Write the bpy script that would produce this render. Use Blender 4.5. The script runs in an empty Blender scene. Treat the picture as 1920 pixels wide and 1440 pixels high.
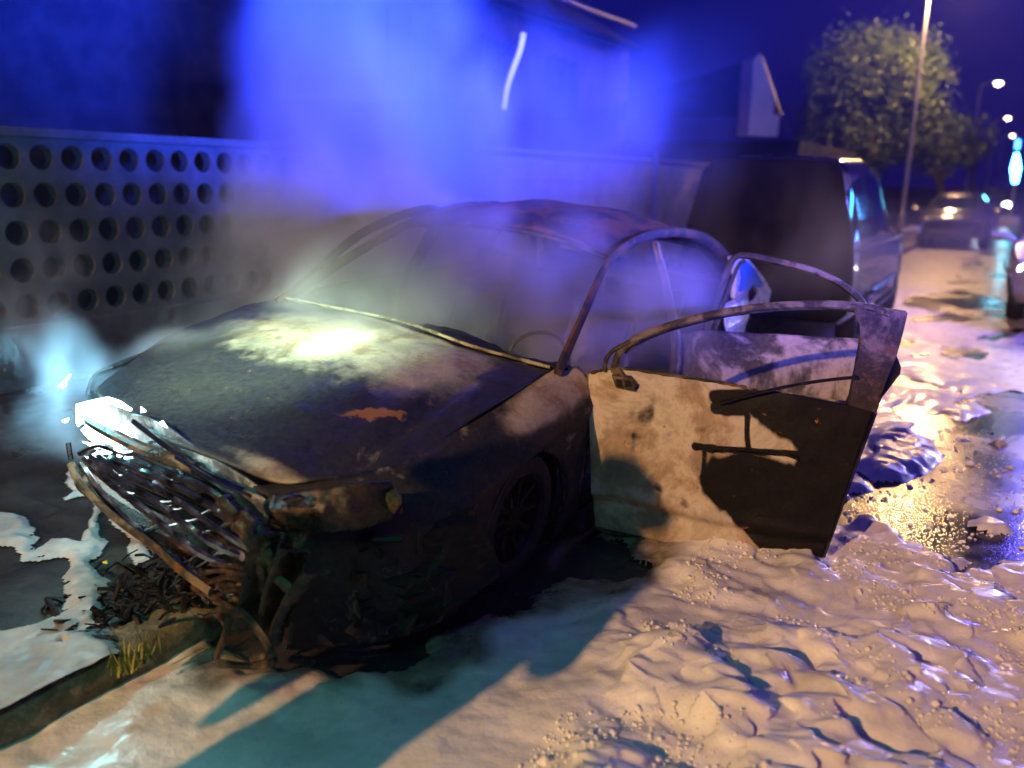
import bpy, bmesh, math, random
import numpy as np
from mathutils import Vector, Matrix, Euler
random.seed(7)
rng = np.random.default_rng(11)
S = bpy.context.scene
PI = math.pi

# ------------------------------------------------------------------ camera
FPX, HZ, VX, ROLL, CH = 1548.0, 340.0, 1920.0, .011, 1.62
_p = math.atan((720-HZ)/FPX); _y = math.atan((VX-960)/(FPX/math.cos(_p)))
CF = np.array([-math.sin(_y)*math.cos(_p), math.cos(_y)*math.cos(_p), -math.sin(_p)])
CR = np.array([math.cos(_y), math.sin(_y), 0.]); CU = np.cross(CR, CF)
CR, CU = CR*math.cos(ROLL)+CU*math.sin(ROLL), CU*math.cos(ROLL)-CR*math.sin(ROLL)
CO = np.array([0, 0, CH])
cam = bpy.data.cameras.new('camera'); camo = bpy.data.objects.new('camera', cam)
S.collection.objects.link(camo); S.camera = camo
camo.matrix_world = Matrix(((CR[0], CU[0], -CF[0], 0), (CR[1], CU[1], -CF[1], 0), (CR[2], CU[2], -CF[2], CH), (0, 0, 0, 1)))
cam.sensor_width = 36; cam.lens = FPX/1920*36; cam.clip_end = 2000; cam.clip_start = .05
cam.dof.use_dof = True; cam.dof.focus_distance = 3.3; cam.dof.aperture_fstop = 1.1

# ------------------------------------------------------------------ pixel rays (photo pixel -> place)
def ray(x, y): return CF+(x-960)/FPX*CR-(y-720)/FPX*CU
def atz(x, y, z=0): d = ray(x, y); return CO+d*((z-CH)/d[2])
def atX(x, y, X): d = ray(x, y); return CO+d*(X/d[0])
def atY(x, y, Y): d = ray(x, y); return CO+d*(Y/d[1])
CARLOC = np.array([-2.517, 2.512, -.035]); CARROT = (-.096, 0, -PI/2)
CM = np.array(Euler(CARROT).to_matrix())
def LP(px, py, ax, val):
    d = CM.T@ray(px, py); o = CM.T@(CO-CARLOC); i = 'xyz'.index(ax); t = (val-o[i])/d[i]; return o+d*t

# ------------------------------------------------------------------ night sky
W = bpy.data.worlds.new('World'); S.world = W; W.use_nodes = True
nt = W.node_tree; nt.nodes.clear()
wo = nt.nodes.new('ShaderNodeOutputWorld'); bg = nt.nodes.new('ShaderNodeBackground')
tc = nt.nodes.new('ShaderNodeTexCoord'); sep = nt.nodes.new('ShaderNodeSeparateXYZ')
mr = nt.nodes.new('ShaderNodeMapRange'); mr.inputs[1].default_value = -.9; mr.inputs[2].default_value = .1
cr = nt.nodes.new('ShaderNodeValToRGB')
cr.color_ramp.elements[0].color = (.0015, .001, .030, 1); cr.color_ramp.elements[1].color = (.004, .0014, .10, 1)
e = cr.color_ramp.elements.new(.55); e.color = (.001, .001, .04, 1)
nt.links.new(tc.outputs['Generated'], sep.inputs[0]); nt.links.new(sep.outputs['X'], mr.inputs[0])
nt.links.new(mr.outputs[0], cr.inputs[0]); nt.links.new(cr.outputs[0], bg.inputs[0]); nt.links.new(bg.outputs[0], wo.inputs[0])
bg.inputs[1].default_value = 1.0
S.view_settings.view_transform = 'Standard'; S.view_settings.look = 'None'; S.view_settings.gamma = 1
S.view_settings.exposure = 0.0

# ------------------------------------------------------------------ lights
def aim(o, tgt):
    d = Vector(tgt)-o.location; o.rotation_euler = d.to_track_quat('-Z', 'Y').to_euler()
def lamp(name, typ, loc, power, col, tgt=None, size=.1, spot=60, blend=.5):
    l = bpy.data.lights.new(name, typ); l.energy = power; l.color = col
    if typ == 'AREA': l.size = size
    else: l.shadow_soft_size = size
    if typ == 'SPOT': l.spot_size = math.radians(spot); l.spot_blend = blend
    o = bpy.data.objects.new(name, l); S.collection.objects.link(o); o.location = loc
    if tgt: aim(o, tgt)
    return o
SODIUM = (1, .60, .31)
lamp('street_light_behind', 'SPOT', (-3.2, -14.5, 7.6), 15500, (1, .52, .22), (-.7, 1.8, 0), .12, 43, .6)
lamp('street_light_ahead', 'POINT', (-2.4, 31, 7.7), 4300, (1, .55, .24), None, .25)
lamp('torch_beam', 'SPOT', (-1.75, .35, 1.45), 300, (.56, 1, .96), (-2.95, 2.35, .85), .03, 48, 1)
lamp('torch_spot', 'SPOT', (-2.3, .5, 2.2), 1500, (.72, 1, .55), (-2.72, 2.60, .84), .03, 33, 1)
lamp('bonnet_hotspot', 'SPOT', (-2.3, .5, 2.2), 2600, (.86, 1, .80), tuple(atz(652, 660, .87)), .02, 7, 1)  # narrow spot added to draw the hot spot on the bonnet
lamp('teal_fill', 'POINT', (-1.5, .45, 1.9), 30, (.24, 1, .50), None, .4)  # unseen soft lamp added to turn the shadow on the foam teal
lamp('blue_plume_fill', 'SPOT', (4.2, 1.6, 2.1), 200000, (.012, .055, 1), (atY(720, 0, 6)[0], 6.1, 5.9), .2, 56, 1)  # unseen blue spot added to colour the plume, no vehicle stands there
lamp('blue_cabin_fill', 'SPOT', (4.2, 1.6, 2.1), 15000, (.10, .10, 1), (-3.4, 5.3, 1.75), .2, 26, 1)  # second added blue spot, turns the cabin smoke lavender
lamp('lavender_fill', 'POINT', (3.6, 4.2, 2.3), 40, (.36, .28, 1), None, .2)  # added lavender fill for the foam rims and the cabin smoke
lamp('beacon_low', 'POINT', (1.0, 12.2, 2.3), 480, (.16, .12, 1), None, .25)
lamp('truck_headlight_light', 'SPOT', (.95, 11.0, 1.2), 330, (.86, .74, 1), (-.6, 3.5, 0), .12, 85, 1)

# ------------------------------------------------------------------ noise
_perm = rng.permutation(256); _perm = np.concatenate([_perm, _perm, _perm])
_grad = rng.normal(size=(256, 3)); _grad /= np.linalg.norm(_grad, axis=1)[:, None]
def perlin(p):
    p = np.asarray(p, float); i = np.floor(p).astype(int); f = p-i; u = f*f*f*(f*(f*6-15)+10); i &= 255
    def g(dx, dy, dz):
        h = _perm[_perm[_perm[(i[..., 0]+dx) & 255]+((i[..., 1]+dy) & 255)]+((i[..., 2]+dz) & 255)] & 255
        return (_grad[h]*(f-np.array([dx, dy, dz]))).sum(-1)
    L = lambda a, b, t: a+(b-a)*t
    x, y, z = u[..., 0], u[..., 1], u[..., 2]
    return 1.6*L(L(L(g(0,0,0), g(1,0,0), x), L(g(0,1,0), g(1,1,0), x), y), L(L(g(0,0,1), g(1,0,1), x), L(g(0,1,1), g(1,1,1), x), y), z)
def fbm(p, o=4):
    p = np.asarray(p, float); r = 0; a = 1
    for k in range(o): r = r+a*perlin(p*2**k+k*17.3); a *= .5
    return r
def sstep(a, b, x): t = np.clip((x-a)/(b-a), 0, 1); return t*t*(3-2*t)
def inpoly(P, poly):
    x, y = P[..., 0], P[..., 1]; r = np.zeros(x.shape, bool); n = len(poly)
    for i in range(n):
        x1, y1 = poly[i]; x2, y2 = poly[(i+1) % n]
        c = ((y1 > y) != (y2 > y)) & (x < (x2-x1)*(y-y1)/((y2-y1) if y2 != y1 else 1e-9)+x1); r ^= c
    return r
def segdist(P, pts, closed=True):
    n = len(pts); D = np.full(P.shape[:-1], 1e9)
    for i in range(n if closed else n-1):
        a = np.array(pts[i], float); b = np.array(pts[(i+1) % n], float); ab = b-a
        t = np.clip(((P-a)@ab)/(ab@ab+1e-12), 0, 1); D = np.minimum(D, np.linalg.norm(P-a-t[..., None]*ab, axis=-1))
    return D
def sdf(P, poly): d = segdist(P, poly); return np.where(inpoly(P, poly), d, -d)   # positive inside

# ------------------------------------------------------------------ objects
def link(name, me, parent=None):
    o = bpy.data.objects.new(name, me); S.collection.objects.link(o)
    if parent is not None: o.parent = parent
    return o
def tag(o, label=None, cat=None, group=None, kind=None):
    if label: o['label'] = label
    if cat: o['category'] = cat
    if group: o['group'] = group
    if kind: o['kind'] = kind
    return o
def empty(name, loc, rot=(0, 0, 0), parent=None):
    o = link(name, None, parent); o.location = loc; o.rotation_euler = rot; o.empty_display_size = .1; return o
class MB:
    def __init__(s): s.v = []; s.f = []; s.n = 0
    def add(s, V, Fc):
        V = np.asarray(V, float).reshape(-1, 3); s.v.append(V); s.f += [tuple(int(i)+s.n for i in f) for f in Fc]; s.n += len(V); return s
    def box(s, c, h, R=None, taper=1):
        P = np.array([(x*(taper if z > 0 else 1), y*(taper if z > 0 else 1), z) for x in (-1, 1) for y in (-1, 1) for z in (-1, 1)], float)*np.array(h)
        if R is not None: P = P@np.array(R).T
        return s.add(P+np.array(c), [(0,1,3,2),(4,6,7,5),(0,4,5,1),(2,3,7,6),(0,2,6,4),(1,5,7,3)])
    def tube(s, pts, r, n=8, flat=1, up=(0, 0, 1), cap=True):
        pts = np.array(pts, float); m = len(pts); r = np.broadcast_to(np.asarray(r, float), (m,)); V = []
        for i in range(m):
            t = pts[min(i+1, m-1)]-pts[max(i-1, 0)]; t = t/(np.linalg.norm(t)+1e-12)
            a = np.cross(t, up)
            if np.linalg.norm(a) < .05: a = np.cross(t, (1, .1, 0))
            a /= np.linalg.norm(a); b = np.cross(a, t)
            for k in range(n):
                an = 2*PI*(k+.5)/n; V.append(pts[i]+r[i]*(a*math.cos(an)+b*math.sin(an)*flat))
        F_ = [(i*n+k, i*n+(k+1) % n, (i+1)*n+(k+1) % n, (i+1)*n+k) for i in range(m-1) for k in range(n)]
        if cap: F_ += [tuple(range(n-1, -1, -1)), tuple((m-1)*n+k for k in range(n))]
        return s.add(V, F_)
    def grid(s, G, keep=None):
        a, b = G.shape[:2]; F_ = []
        for i in range(a-1):
            for j in range(b-1):
                if keep is None or keep[i, j]: F_.append((i*b+j, (i+1)*b+j, (i+1)*b+j+1, i*b+j+1))
        return s.add(G.reshape(-1, 3), F_)
    def lathe(s, prof, c, axis='z', n=32, cap=False):
        V = []
        for r, h in prof:
            for k in range(n):
                a = 2*PI*k/n; x, y = r*math.cos(a), r*math.sin(a)
                V.append({'z': (x, y, h), 'y': (x, h, y), 'x': (h, x, y)}[axis])
        m = len(prof); F_ = [(i*n+k, i*n+(k+1) % n, (i+1)*n+(k+1) % n, (i+1)*n+k) for i in range(m-1) for k in range(n)]
        if cap: F_ += [tuple(range(n)), tuple((m-1)*n+k for k in range(n))]
        return s.add(np.array(V)+np.array(c), F_)
    def prism(s, poly, fn, d0, d1):      # poly 2D, fn(u,v,d)->3D
        n = len(poly); V = [fn(u, v, d0) for u, v in poly]+[fn(u, v, d1) for u, v in poly]
        return s.add(V, [tuple(range(n-1, -1, -1)), tuple(range(n, 2*n))]+[(i, (i+1) % n, n+(i+1) % n, n+i) for i in range(n)])
    def build(s, name, mat, parent=None, smooth=True, attrs=None, solid=0, bevel=0, clean=False, angle=40):
        me = bpy.data.meshes.new(name); V = np.concatenate(s.v) if s.v else np.zeros((0, 3))
        me.from_pydata(V.tolist(), [], s.f); me.materials.append(mat)
        if attrs:
            for k, a in attrs.items():
                at = me.attributes.new(k, 'FLOAT', 'POINT'); at.data.foreach_set('value', np.asarray(a, np.float32).ravel())
        bm = bmesh.new(); bm.from_mesh(me)
        loose = [v for v in bm.verts if not v.link_faces]
        if loose: bmesh.ops.delete(bm, geom=loose, context='VERTS')
        if clean: bmesh.ops.remove_doubles(bm, verts=bm.verts, dist=1e-4)
        bmesh.ops.recalc_face_normals(bm, faces=bm.faces)
        if smooth:
            for f in bm.faces: f.smooth = True
            for ed in bm.edges:
                if len(ed.link_faces) == 2 and ed.calc_face_angle(0) > math.radians(angle): ed.smooth = False
        bm.to_mesh(me); bm.free()
        o = link(name, me, parent)
        if bevel: m = o.modifiers.new('bevel', 'BEVEL'); m.width = bevel; m.segments = 2; m.limit_method = 'ANGLE'
        if solid: m = o.modifiers.new('solid', 'SOLIDIFY'); m.thickness = abs(solid); m.offset = -1 if solid > 0 else 1
        return o
def spline(pts, n):
    pts = np.array(pts, float); m = len(pts); t = np.linspace(0, m-1-1e-9, n); i = t.astype(int); f = (t-i)[:, None]
    P = np.concatenate([[2*pts[0]-pts[1]], pts, [2*pts[-1]-pts[-2]]]); a, b, c, d = P[i], P[i+1], P[i+2], P[i+3]
    return .5*(2*b+(c-a)*f+(2*a-5*b+4*c-d)*f**2+(3*b-a-3*c+d)*f**3)
def coons(c0, c1, d0, d1, nu, nv):       # c0,c1: s=0/1 edges along t ; d0,d1: t=0/1 edges along s
    C0, C1 = spline(c0, nv), spline(c1, nv); D0, D1 = spline(d0, nu), spline(d1, nu)
    s = np.linspace(0, 1, nu)[:, None, None]; t = np.linspace(0, 1, nv)[None, :, None]
    return (1-s)*C0[None]+s*C1[None]+(1-t)*D0[:, None]+t*D1[:, None]-((1-s)*(1-t)*C0[0]+(1-s)*t*C0[-1]+s*(1-t)*C1[0]+s*t*C1[-1])

# ------------------------------------------------------------------ materials
class N:
    def __init__(s, name):
        s.m = bpy.data.materials.new(name); s.m.use_nodes = True; s.t = s.m.node_tree; s.t.nodes.clear()
        s.out = s.t.nodes.new('ShaderNodeOutputMaterial'); s.b = s.t.nodes.new('ShaderNodeBsdfPrincipled')
        s.t.links.new(s.b.outputs[0], s.out.inputs[0]); s.tc = s.t.nodes.new('ShaderNodeTexCoord')
    def set(s, k, v):
        if hasattr(v, 'is_linked') or isinstance(v, bpy.types.NodeSocket): s.t.links.new(v, s.b.inputs[k])
        else: s.b.inputs[k].default_value = v if not isinstance(v, tuple) or len(v) == 4 else (*v, 1)
        return s
    def noise(s, scale, detail=5, rough=.6, dist=0, stretch=None, off=(0, 0, 0), vec=None):
        n = s.t.nodes.new('ShaderNodeTexNoise'); n.inputs['Scale'].default_value = scale; n.inputs['Detail'].default_value = detail
        n.inputs['Roughness'].default_value = rough; n.inputs['Distortion'].default_value = dist
        mp = s.t.nodes.new('ShaderNodeMapping'); mp.inputs['Location'].default_value = off
        if stretch: mp.inputs['Scale'].default_value = stretch
        s.t.links.new(vec or s.tc.outputs['Object'], mp.inputs[0]); s.t.links.new(mp.outputs[0], n.inputs['Vector']); return n.outputs['Fac']
    def vor(s, scale, feature='F1', out='Distance'):
        n = s.t.nodes.new('ShaderNodeTexVoronoi'); n.inputs['Scale'].default_value = scale; n.feature = feature
        s.t.links.new(s.tc.outputs['Object'], n.inputs['Vector']); return n.outputs[out]
    def ramp(s, fac, stops):
        r = s.t.nodes.new('ShaderNodeValToRGB'); el = r.color_ramp.elements
        while len(el) < len(stops): el.new(.5)
        for k, (p, c) in enumerate(stops):
            el[k].position = p; el[k].color = (c, c, c, 1) if not isinstance(c, tuple) else (*c, 1)
        s.t.links.new(fac, r.inputs[0]); return r.outputs[0]
    def rng(s, fac, a, b, c=0, d=1):
        r = s.t.nodes.new('ShaderNodeMapRange'); r.interpolation_type = 'SMOOTHSTEP'
        for k, v in zip((1, 2, 3, 4), (a, b, c, d)): r.inputs[k].default_value = v
        s.t.links.new(fac, r.inputs[0]); return r.outputs[0]
    def mix(s, fac, a, b):
        m = s.t.nodes.new('ShaderNodeMix'); m.data_type = 'RGBA'
        for k, v in ((0, fac), (6, a), (7, b)):
            if isinstance(v, bpy.types.NodeSocket): s.t.links.new(v, m.inputs[k])
            else: m.inputs[k].default_value = v if not isinstance(v, tuple) or len(v) == 4 else (*v, 1)
        return m.outputs[2]
    def math(s, op, a, b=0.):
        m = s.t.nodes.new('ShaderNodeMath'); m.operation = op
        for k, v in ((0, a), (1, b)):
            if isinstance(v, bpy.types.NodeSocket): s.t.links.new(v, m.inputs[k])
            else: m.inputs[k].default_value = v
        return m.outputs[0]
    def attr(s, name): a = s.t.nodes.new('ShaderNodeAttribute'); a.attribute_name = name; return a.outputs['Fac']
    def bump(s, h, strength=.5, dist=.01):
        b = s.t.nodes.new('ShaderNodeBump'); b.inputs['Strength'].default_value = strength; b.inputs['Distance'].default_value = dist
        s.t.links.new(h, b.inputs['Height']); s.t.links.new(b.outputs[0], s.b.inputs['Normal']); return s
def plain(name, col, rough=.6, metal=0, emit=None, es=1, var=.35, scale=9, bump=.15, spec=.4):
    n = N(name); f = n.noise(scale, 6, .65)
    dk = tuple(c*(1-var) for c in col); lt = tuple(min(1, c*(1+var)) for c in col)
    n.set('Base Color', n.ramp(f, [(.3, dk), (.7, lt)])); n.set('Roughness', n.rng(n.noise(scale*2.3), .3, .7, max(.02, rough-.12), min(1, rough+.12)))
    n.set('Metallic', metal); n.set('Specular IOR Level', spec)
    if emit: n.set('Emission Color', emit); n.set('Emission Strength', es)
    if bump: n.bump(n.noise(scale*6, 4), bump, .004)
    return n.m
def soot(name, base=(.012, .011, .013), ash=(.20, .17, .14), rust=(.16, .065, .025), ash_at=.62, rust_at=.66, scale=3, rough=.55, stretch=None, attr=None):
    n = N(name); a = n.noise(scale, 8, .68, .5, stretch); r = n.noise(scale*1.7, 7, .7, 0, None, (4, 7, 2)); fine = n.noise(45, 4, .7)
    c = n.ramp(fine, [(.3, tuple(x*.6 for x in base)), (.75, tuple(x*1.7 for x in base))])
    c = n.mix(n.rng(a, ash_at-.04, ash_at+.10), c, n.ramp(fine, [(.3, tuple(x*.7 for x in ash)), (.7, ash)]))
    c = n.mix(n.rng(r, rust_at-.03, rust_at+.06), c, rust)
    if attr:      # attr 1 = ash/bare metal, 0 = dark base, painted per vertex from a mask
        t = n.attr(attr); t2 = n.math('ADD', t, n.math('MULTIPLY', n.math('SUBTRACT', n.noise(14, 6, .7), .5), .55))
        bare = n.ramp(n.noise(3.2, 9, .72, .35), [(.30, tuple(x*.35 for x in ash)), (.42, (ash[0]*.62, ash[1]*.52, ash[2]*.44)), (.52, ash), (.60, tuple(x*.72 for x in ash)), (.75, (ash[0]*1.2, ash[1]*1.05, ash[2]*.85))])
        c = n.mix(n.rng(t2, .26, .74), c, bare)
        c = n.mix(n.rng(n.math('ADD', n.attr('orange'), n.math('MULTIPLY', n.math('SUBTRACT', n.noise(15, 8, .72), .5), 3.2)), .45, .6), c, (.27, .125, .03))
    n.set('Base Color', c); n.set('Roughness', n.rng(a, .3, .75, rough-.15, rough+.25)); n.set('Specular IOR Level', .45 if name in ('burnt_hood', 'scorched_brown', 'slam_panel') else .16)
    n.bump(n.math('ADD', n.noise(60, 5, .7), n.math('MULTIPLY', a, 1.5)), .55, .006); return n.m
M_soot = soot('soot_metal'); M_char = soot('charred_plastic', (.008, .007, .008), (.05, .04, .035), (.07, .032, .015), .6, .62, 6, .42)
M_frame = soot('burnt_frame', (.035, .028, .022), (.20, .155, .10), (.14, .07, .03), .52, .60, 6, .5)
M_roof = soot('burnt_roof', (.035, .026, .028), (.10, .07, .06), (.12, .055, .035), .52, .5, 3, .75)
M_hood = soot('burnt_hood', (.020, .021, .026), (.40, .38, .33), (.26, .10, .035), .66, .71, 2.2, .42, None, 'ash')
M_fender = soot('burnt_fender', (.022, .021, .024), (.42, .35, .27), (.10, .05, .03), .60, .66, 4, .55, None, 'ash')
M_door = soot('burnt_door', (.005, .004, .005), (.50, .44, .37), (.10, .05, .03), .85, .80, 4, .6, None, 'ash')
M_rdoor = soot('burnt_rear_door', (.05, .045, .045), (.42, .36, .31), (.14, .08, .05), .46, .7, 3, .6)
M_brown = soot('scorched_brown', (.022, .013, .009), (.16, .085, .045), (.14, .06, .025), .56, .62, 9, .28)
M_white = plain('scorched_white_paint', (.55, .55, .6), .25, 0, None, 1, .25, 7)
M_tyre = plain('burnt_rubber', (.012, .012, .012), .8); M_rim = soot('burnt_rim', (.016, .016, .016), (.06, .055, .05), (.1, .05, .03), .55, .65, 9)
M_glass = N('blue_tinted_glass'); M_glass.set('Base Color', (.02, .04, .10)); M_glass.set('Roughness', .05); M_glass.set('Specular IOR Level', 1.); M_glass = M_glass.m
n = N('chrome_shards'); n.set('Base Color', n.ramp(n.noise(14, 5), [(.35, (.06, .06, .07)), (.55, (.55, .58, .62))])); n.set('Metallic', 1.); n.set('Roughness', .22)
n.bump(n.noise(40, 4), .5, .004); M_chrome = n.m

# ================================================================== THE BURNT CAR
car = empty('burnt_car', tuple(CARLOC), CARROT)
tag(car, 'burnt out hatchback, smoking, sooty and without glass, its two near doors hanging open', 'car')
YC = -.05
def mir(P): P = np.array(P, float).copy(); P[..., 1] = 2*YC-P[..., 1]; return P

# hood
nu, nv = 70, 90
front = [(.36, -.84, .775), (.60, -.68, .757), (.72, -.38, .768), (.78, -.05, .775), (.77, .30, .768), (.74, .52, .758), (.56, .66, .768), (.40, .735, .785)]
rear = [(-.62, -.98, .94), (-.58, -.62, .962), (-.55, -.05, .985), (-.50, .40, .965), (-.57, .76, .935)]
far = [front[0], (.05, -.93, .85), (-.3, -.97, .90), rear[0]]
near = [front[-1], (-.02, .755, .858), (-.32, .765, .900), rear[-1]]
G = coons(front, rear, far, near, nu, nv)
s_ = np.linspace(0, 1, nu)[:, None]; t_ = np.linspace(0, 1, nv)[None]
G[..., 2] += .045*np.sin(PI*t_)*np.sin(PI*np.clip(s_*1.05, 0, 1))**.7-.02*np.exp(-((t_-.84)/.03)**2)*np.sin(PI*s_)**.5+.012*np.exp(-((t_-.78)/.04)**2)*np.sin(PI*s_)
G[..., 2] += .010*fbm(G*np.array([2.3, 2.3, 1])+3, 3)+.003*fbm(G*9, 2)
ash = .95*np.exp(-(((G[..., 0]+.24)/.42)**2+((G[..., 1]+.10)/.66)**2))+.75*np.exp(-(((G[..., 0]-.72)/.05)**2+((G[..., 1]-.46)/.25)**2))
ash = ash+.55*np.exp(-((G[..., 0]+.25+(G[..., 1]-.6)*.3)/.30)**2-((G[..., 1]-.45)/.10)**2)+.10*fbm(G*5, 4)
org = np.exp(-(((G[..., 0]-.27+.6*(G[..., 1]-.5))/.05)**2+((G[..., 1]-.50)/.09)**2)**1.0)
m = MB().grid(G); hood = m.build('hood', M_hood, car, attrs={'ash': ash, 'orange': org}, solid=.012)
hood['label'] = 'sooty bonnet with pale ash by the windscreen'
# hood rear lip catching the light
m = MB(); m.tube(spline([(p[0]-.01, p[1], p[2]+.012) for p in rear], 90), .0065+.0035*np.abs(fbm(np.arange(90)[:, None]*np.array([[.31, .1, .05]]), 2)), 6)
m.build('windscreen_seal', soot('ash_seal', (.10, .09, .07), (.42, .40, .30), (.2, .13, .07), .46, .6, 10), car)

# side panels
def wide(x):     # half width in plan
    return .98-.30*np.clip((x-.25)/.55, 0, 1)**2.2-.10*np.clip((-2.9-x)/.55, 0, 1)**2
def topz(x): return np.interp(x, [-3.45, -2.9, -2, -1, -.6, -.08, .40, .6, .8], [.98, 1.0, .985, .955, .935, .857, .785, .765, .74])
def topin(x): return np.interp(x, [-3.45, -2.5, -1, -.72, -.6, -.02, .40, .56, .8], [.90, .93, .93, .88, .82, .812, .79, .71, .50])
def side_grid(xs, zb=.20, n=36):
    G = np.zeros((len(xs), n, 3))
    for i, x in enumerate(xs):
        w = wide(x); zt = topz(x); hi = topin(x); t = np.linspace(0, 1, n); z = zt+(zb-zt)*t
        d = (zt-z)
        y = hi+(w-hi)*(1-np.exp(-d/.055)) - .035*np.clip((.42-z)/.3, 0, 1)+.014*np.exp(-((z-zt+.16)/.03)**2)
        G[i, :, 0] = x; G[i, :, 1] = YC+y; G[i, :, 2] = z
    G[..., 2] += 0.006*fbm(G*3, 2); G[..., 1] += .008*fbm(G*2.6+9, 3)
    return G
AR = [(-.2, .37, .335), (-2.8, .37, .335)]
def cut(G, extra=None):
    c = (G[:-1, :-1]+G[1:, 1:])/2; k = np.ones(c.shape[:2], bool)
    for ax_, az_, r_ in AR: k &= ((c[..., 0]-ax_)**2+(c[..., 2]-az_)**2 > r_**2)
    return k
def archlip(mb, ax_, sgn):
    pts = []
    for a in np.linspace(-.35, PI+.35, 26):
        x = ax_+.335*math.cos(a); z = .37+.335*math.sin(a)
        if z > .2: y = YC+(wide(x)-.012-.035*max(0, (.42-z)/.3)); pts.append((x, y, z))
    pts = np.array(pts); pts = pts if sgn > 0 else mir(pts); mb.tube(pts, .014, 6)
xs = np.arange(.80, -.735, -.02)
Gf = side_grid(xs, .20, 44)
pa = .95*np.exp(-((Gf[..., 2]-topz(Gf[..., 0])+.05)/.05)**2)*sstep(.15, -.35, Gf[..., 0])+.22*sstep(.1, -.5, Gf[..., 0])*sstep(.45, .8, Gf[..., 2])+.12*fbm(Gf*4, 3)
m = MB().grid(Gf, cut(Gf)); archlip(m, -.2, 1)
attr_len = sum(len(v) for v in m.v)-Gf.shape[0]*Gf.shape[1]
m.build('front_fender', M_fender, car, attrs={'ash': np.concatenate([pa.ravel(), np.zeros(attr_len)])}, solid=.01)
m = MB().grid(mir(Gf), cut(Gf) & (Gf[:-1, :-1, 0] < .44)); archlip(m, -.2, -1)
m.build('front_fender', M_fender, car, attrs={'ash': np.concatenate([pa.ravel()*.3, np.zeros(attr_len)])}, solid=-.01)
# rear quarters
xs = np.arange(-2.62, -3.47, -.025); Gq = side_grid(xs, .22, 36)
m = MB().grid(Gq, cut(Gq)); archlip(m, -2.8, 1)
q = m.build('rear_quarter_panel', M_white, car, solid=.01); q['label'] = 'less burnt pale rear quarter lit by blue light'
m = MB().grid(mir(Gq), cut(Gq)); archlip(m, -2.8, -1); m.build('rear_quarter_panel', M_soot, car, solid=-.01)
# far doors, closed
for a, b in ((-.74, -1.78), (-1.80, -2.60)):
    G = mir(side_grid(np.linspace(a, b, 30), .22, 24)); m = MB().grid(G)
    zt = [(a-.03, .97), (a-(.42 if a > -1 else .03), 1.36 if a < -1 else 1.31), (b+.03, 1.40), (b+.03, .97)]
    pts = [np.array((x, YC-.91+.55*(z-.97)*.9, z)) for x, z in zt]
    m.tube(spline(pts, 20), .016, 6); m.build('rear_door' if a < -1 else 'front_door', M_soot, car, solid=-.012)

# body shell: sills, floor, firewall, pillars, rails
m = MB()
for sg in (1, -1):
    P = np.array([(-.62, .93, .21), (-1.5, .95, .20), (-2.5, .94, .21)]); P = P if sg > 0 else mir(P)
    m.tube(spline(P, 12), .055, 8, .8)
m.box((-1.6, YC, .20), (1.9, .86, .015)); m.box((-.66, YC, .58), (.015, .86, .36)); m.box((-3.40, YC, .45), (.02, .80, .27))
m.box((-2.55, YC, .42), (.35, .80, .2))
for sg in (1, -1): m.box((.10, YC+sg*.50, .42), (.40, .045, .06))
m.build('floor_pan', M_soot, car, bevel=.01)
rail = [(-.58, .80, .93), (-.95, .715, 1.125), (-1.31, .63, 1.30), (-1.6, .60, 1.385), (-1.98, .605, 1.435), (-2.5, .625, 1.42), (-2.95, .665, 1.325), (-3.22, .78, 1.12), (-3.36, .86, .98)]
rr = spline(rail, 60)
for sg, nm in ((1, 'near'), (-1, 'far')):
    m = MB(); R_ = rr if sg > 0 else mir(rr)
    w = np.interp(np.linspace(0, 1, 60), [0, .3, .6, .8, 1], [.030, .026, .028, .042, .070])
    jit = .004*fbm(R_*8, 2)[:, None]
    m.tube(R_+jit, w, 10, .62, up=(0, 1, 0))
    m.build('roof_rail', M_roof, car)
    P = np.array([(-1.90, .655, 1.40), (-1.86, .76, 1.2), (-1.80, .86, 1.0), (-1.78, .915, .8), (-1.78, .93, .25)]); P = P if sg > 0 else mir(P)
    m = MB(); m.tube(spline(P, 24), np.interp(np.linspace(0, 1, 24), [0, .6, 1], [.035, .045, .06]), 8, .55, up=(0, 1, 0))
    m.tube(spline(P+np.array([.03, .022, 0]), 24), .012, 6)
    m.build('door_pillar', M_frame, car)
# roof panel, rear window frame
front_h = [(-1.47, -.70, 1.355), (-1.50, -.40, 1.40), (-1.52, -.05, 1.415), (-1.50, .30, 1.40), (-1.46, .60, 1.35)]
rear_h = [(-2.95, -.74, 1.33), (-3.02, -.05, 1.36), (-2.95, .645, 1.33)]
sideA = [front_h[-1], (-1.95, .60, 1.445), (-2.5, .62, 1.435), rear_h[-1]]
G = coons(front_h, rear_h, mir(sideA), sideA, 50, 40)
t2 = np.linspace(0, 1, 40)[None]; s2 = np.linspace(0, 1, 50)[:, None]
G[..., 2] += .035*np.sin(PI*t2)*np.sin(PI*s2)**.5-.012*np.abs(np.sin(PI*t2*3))*np.sin(PI*s2)+.010*fbm(G*2.5, 3)
MB().grid(G).build('roof', M_roof, car, solid=.014)
m = MB(); m.tube(spline([(p[0]+.01, p[1], p[2]-.02) for p in front_h], 30), .022, 8, .7); m.build('windscreen_header', M_frame, car)
m = MB()
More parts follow.
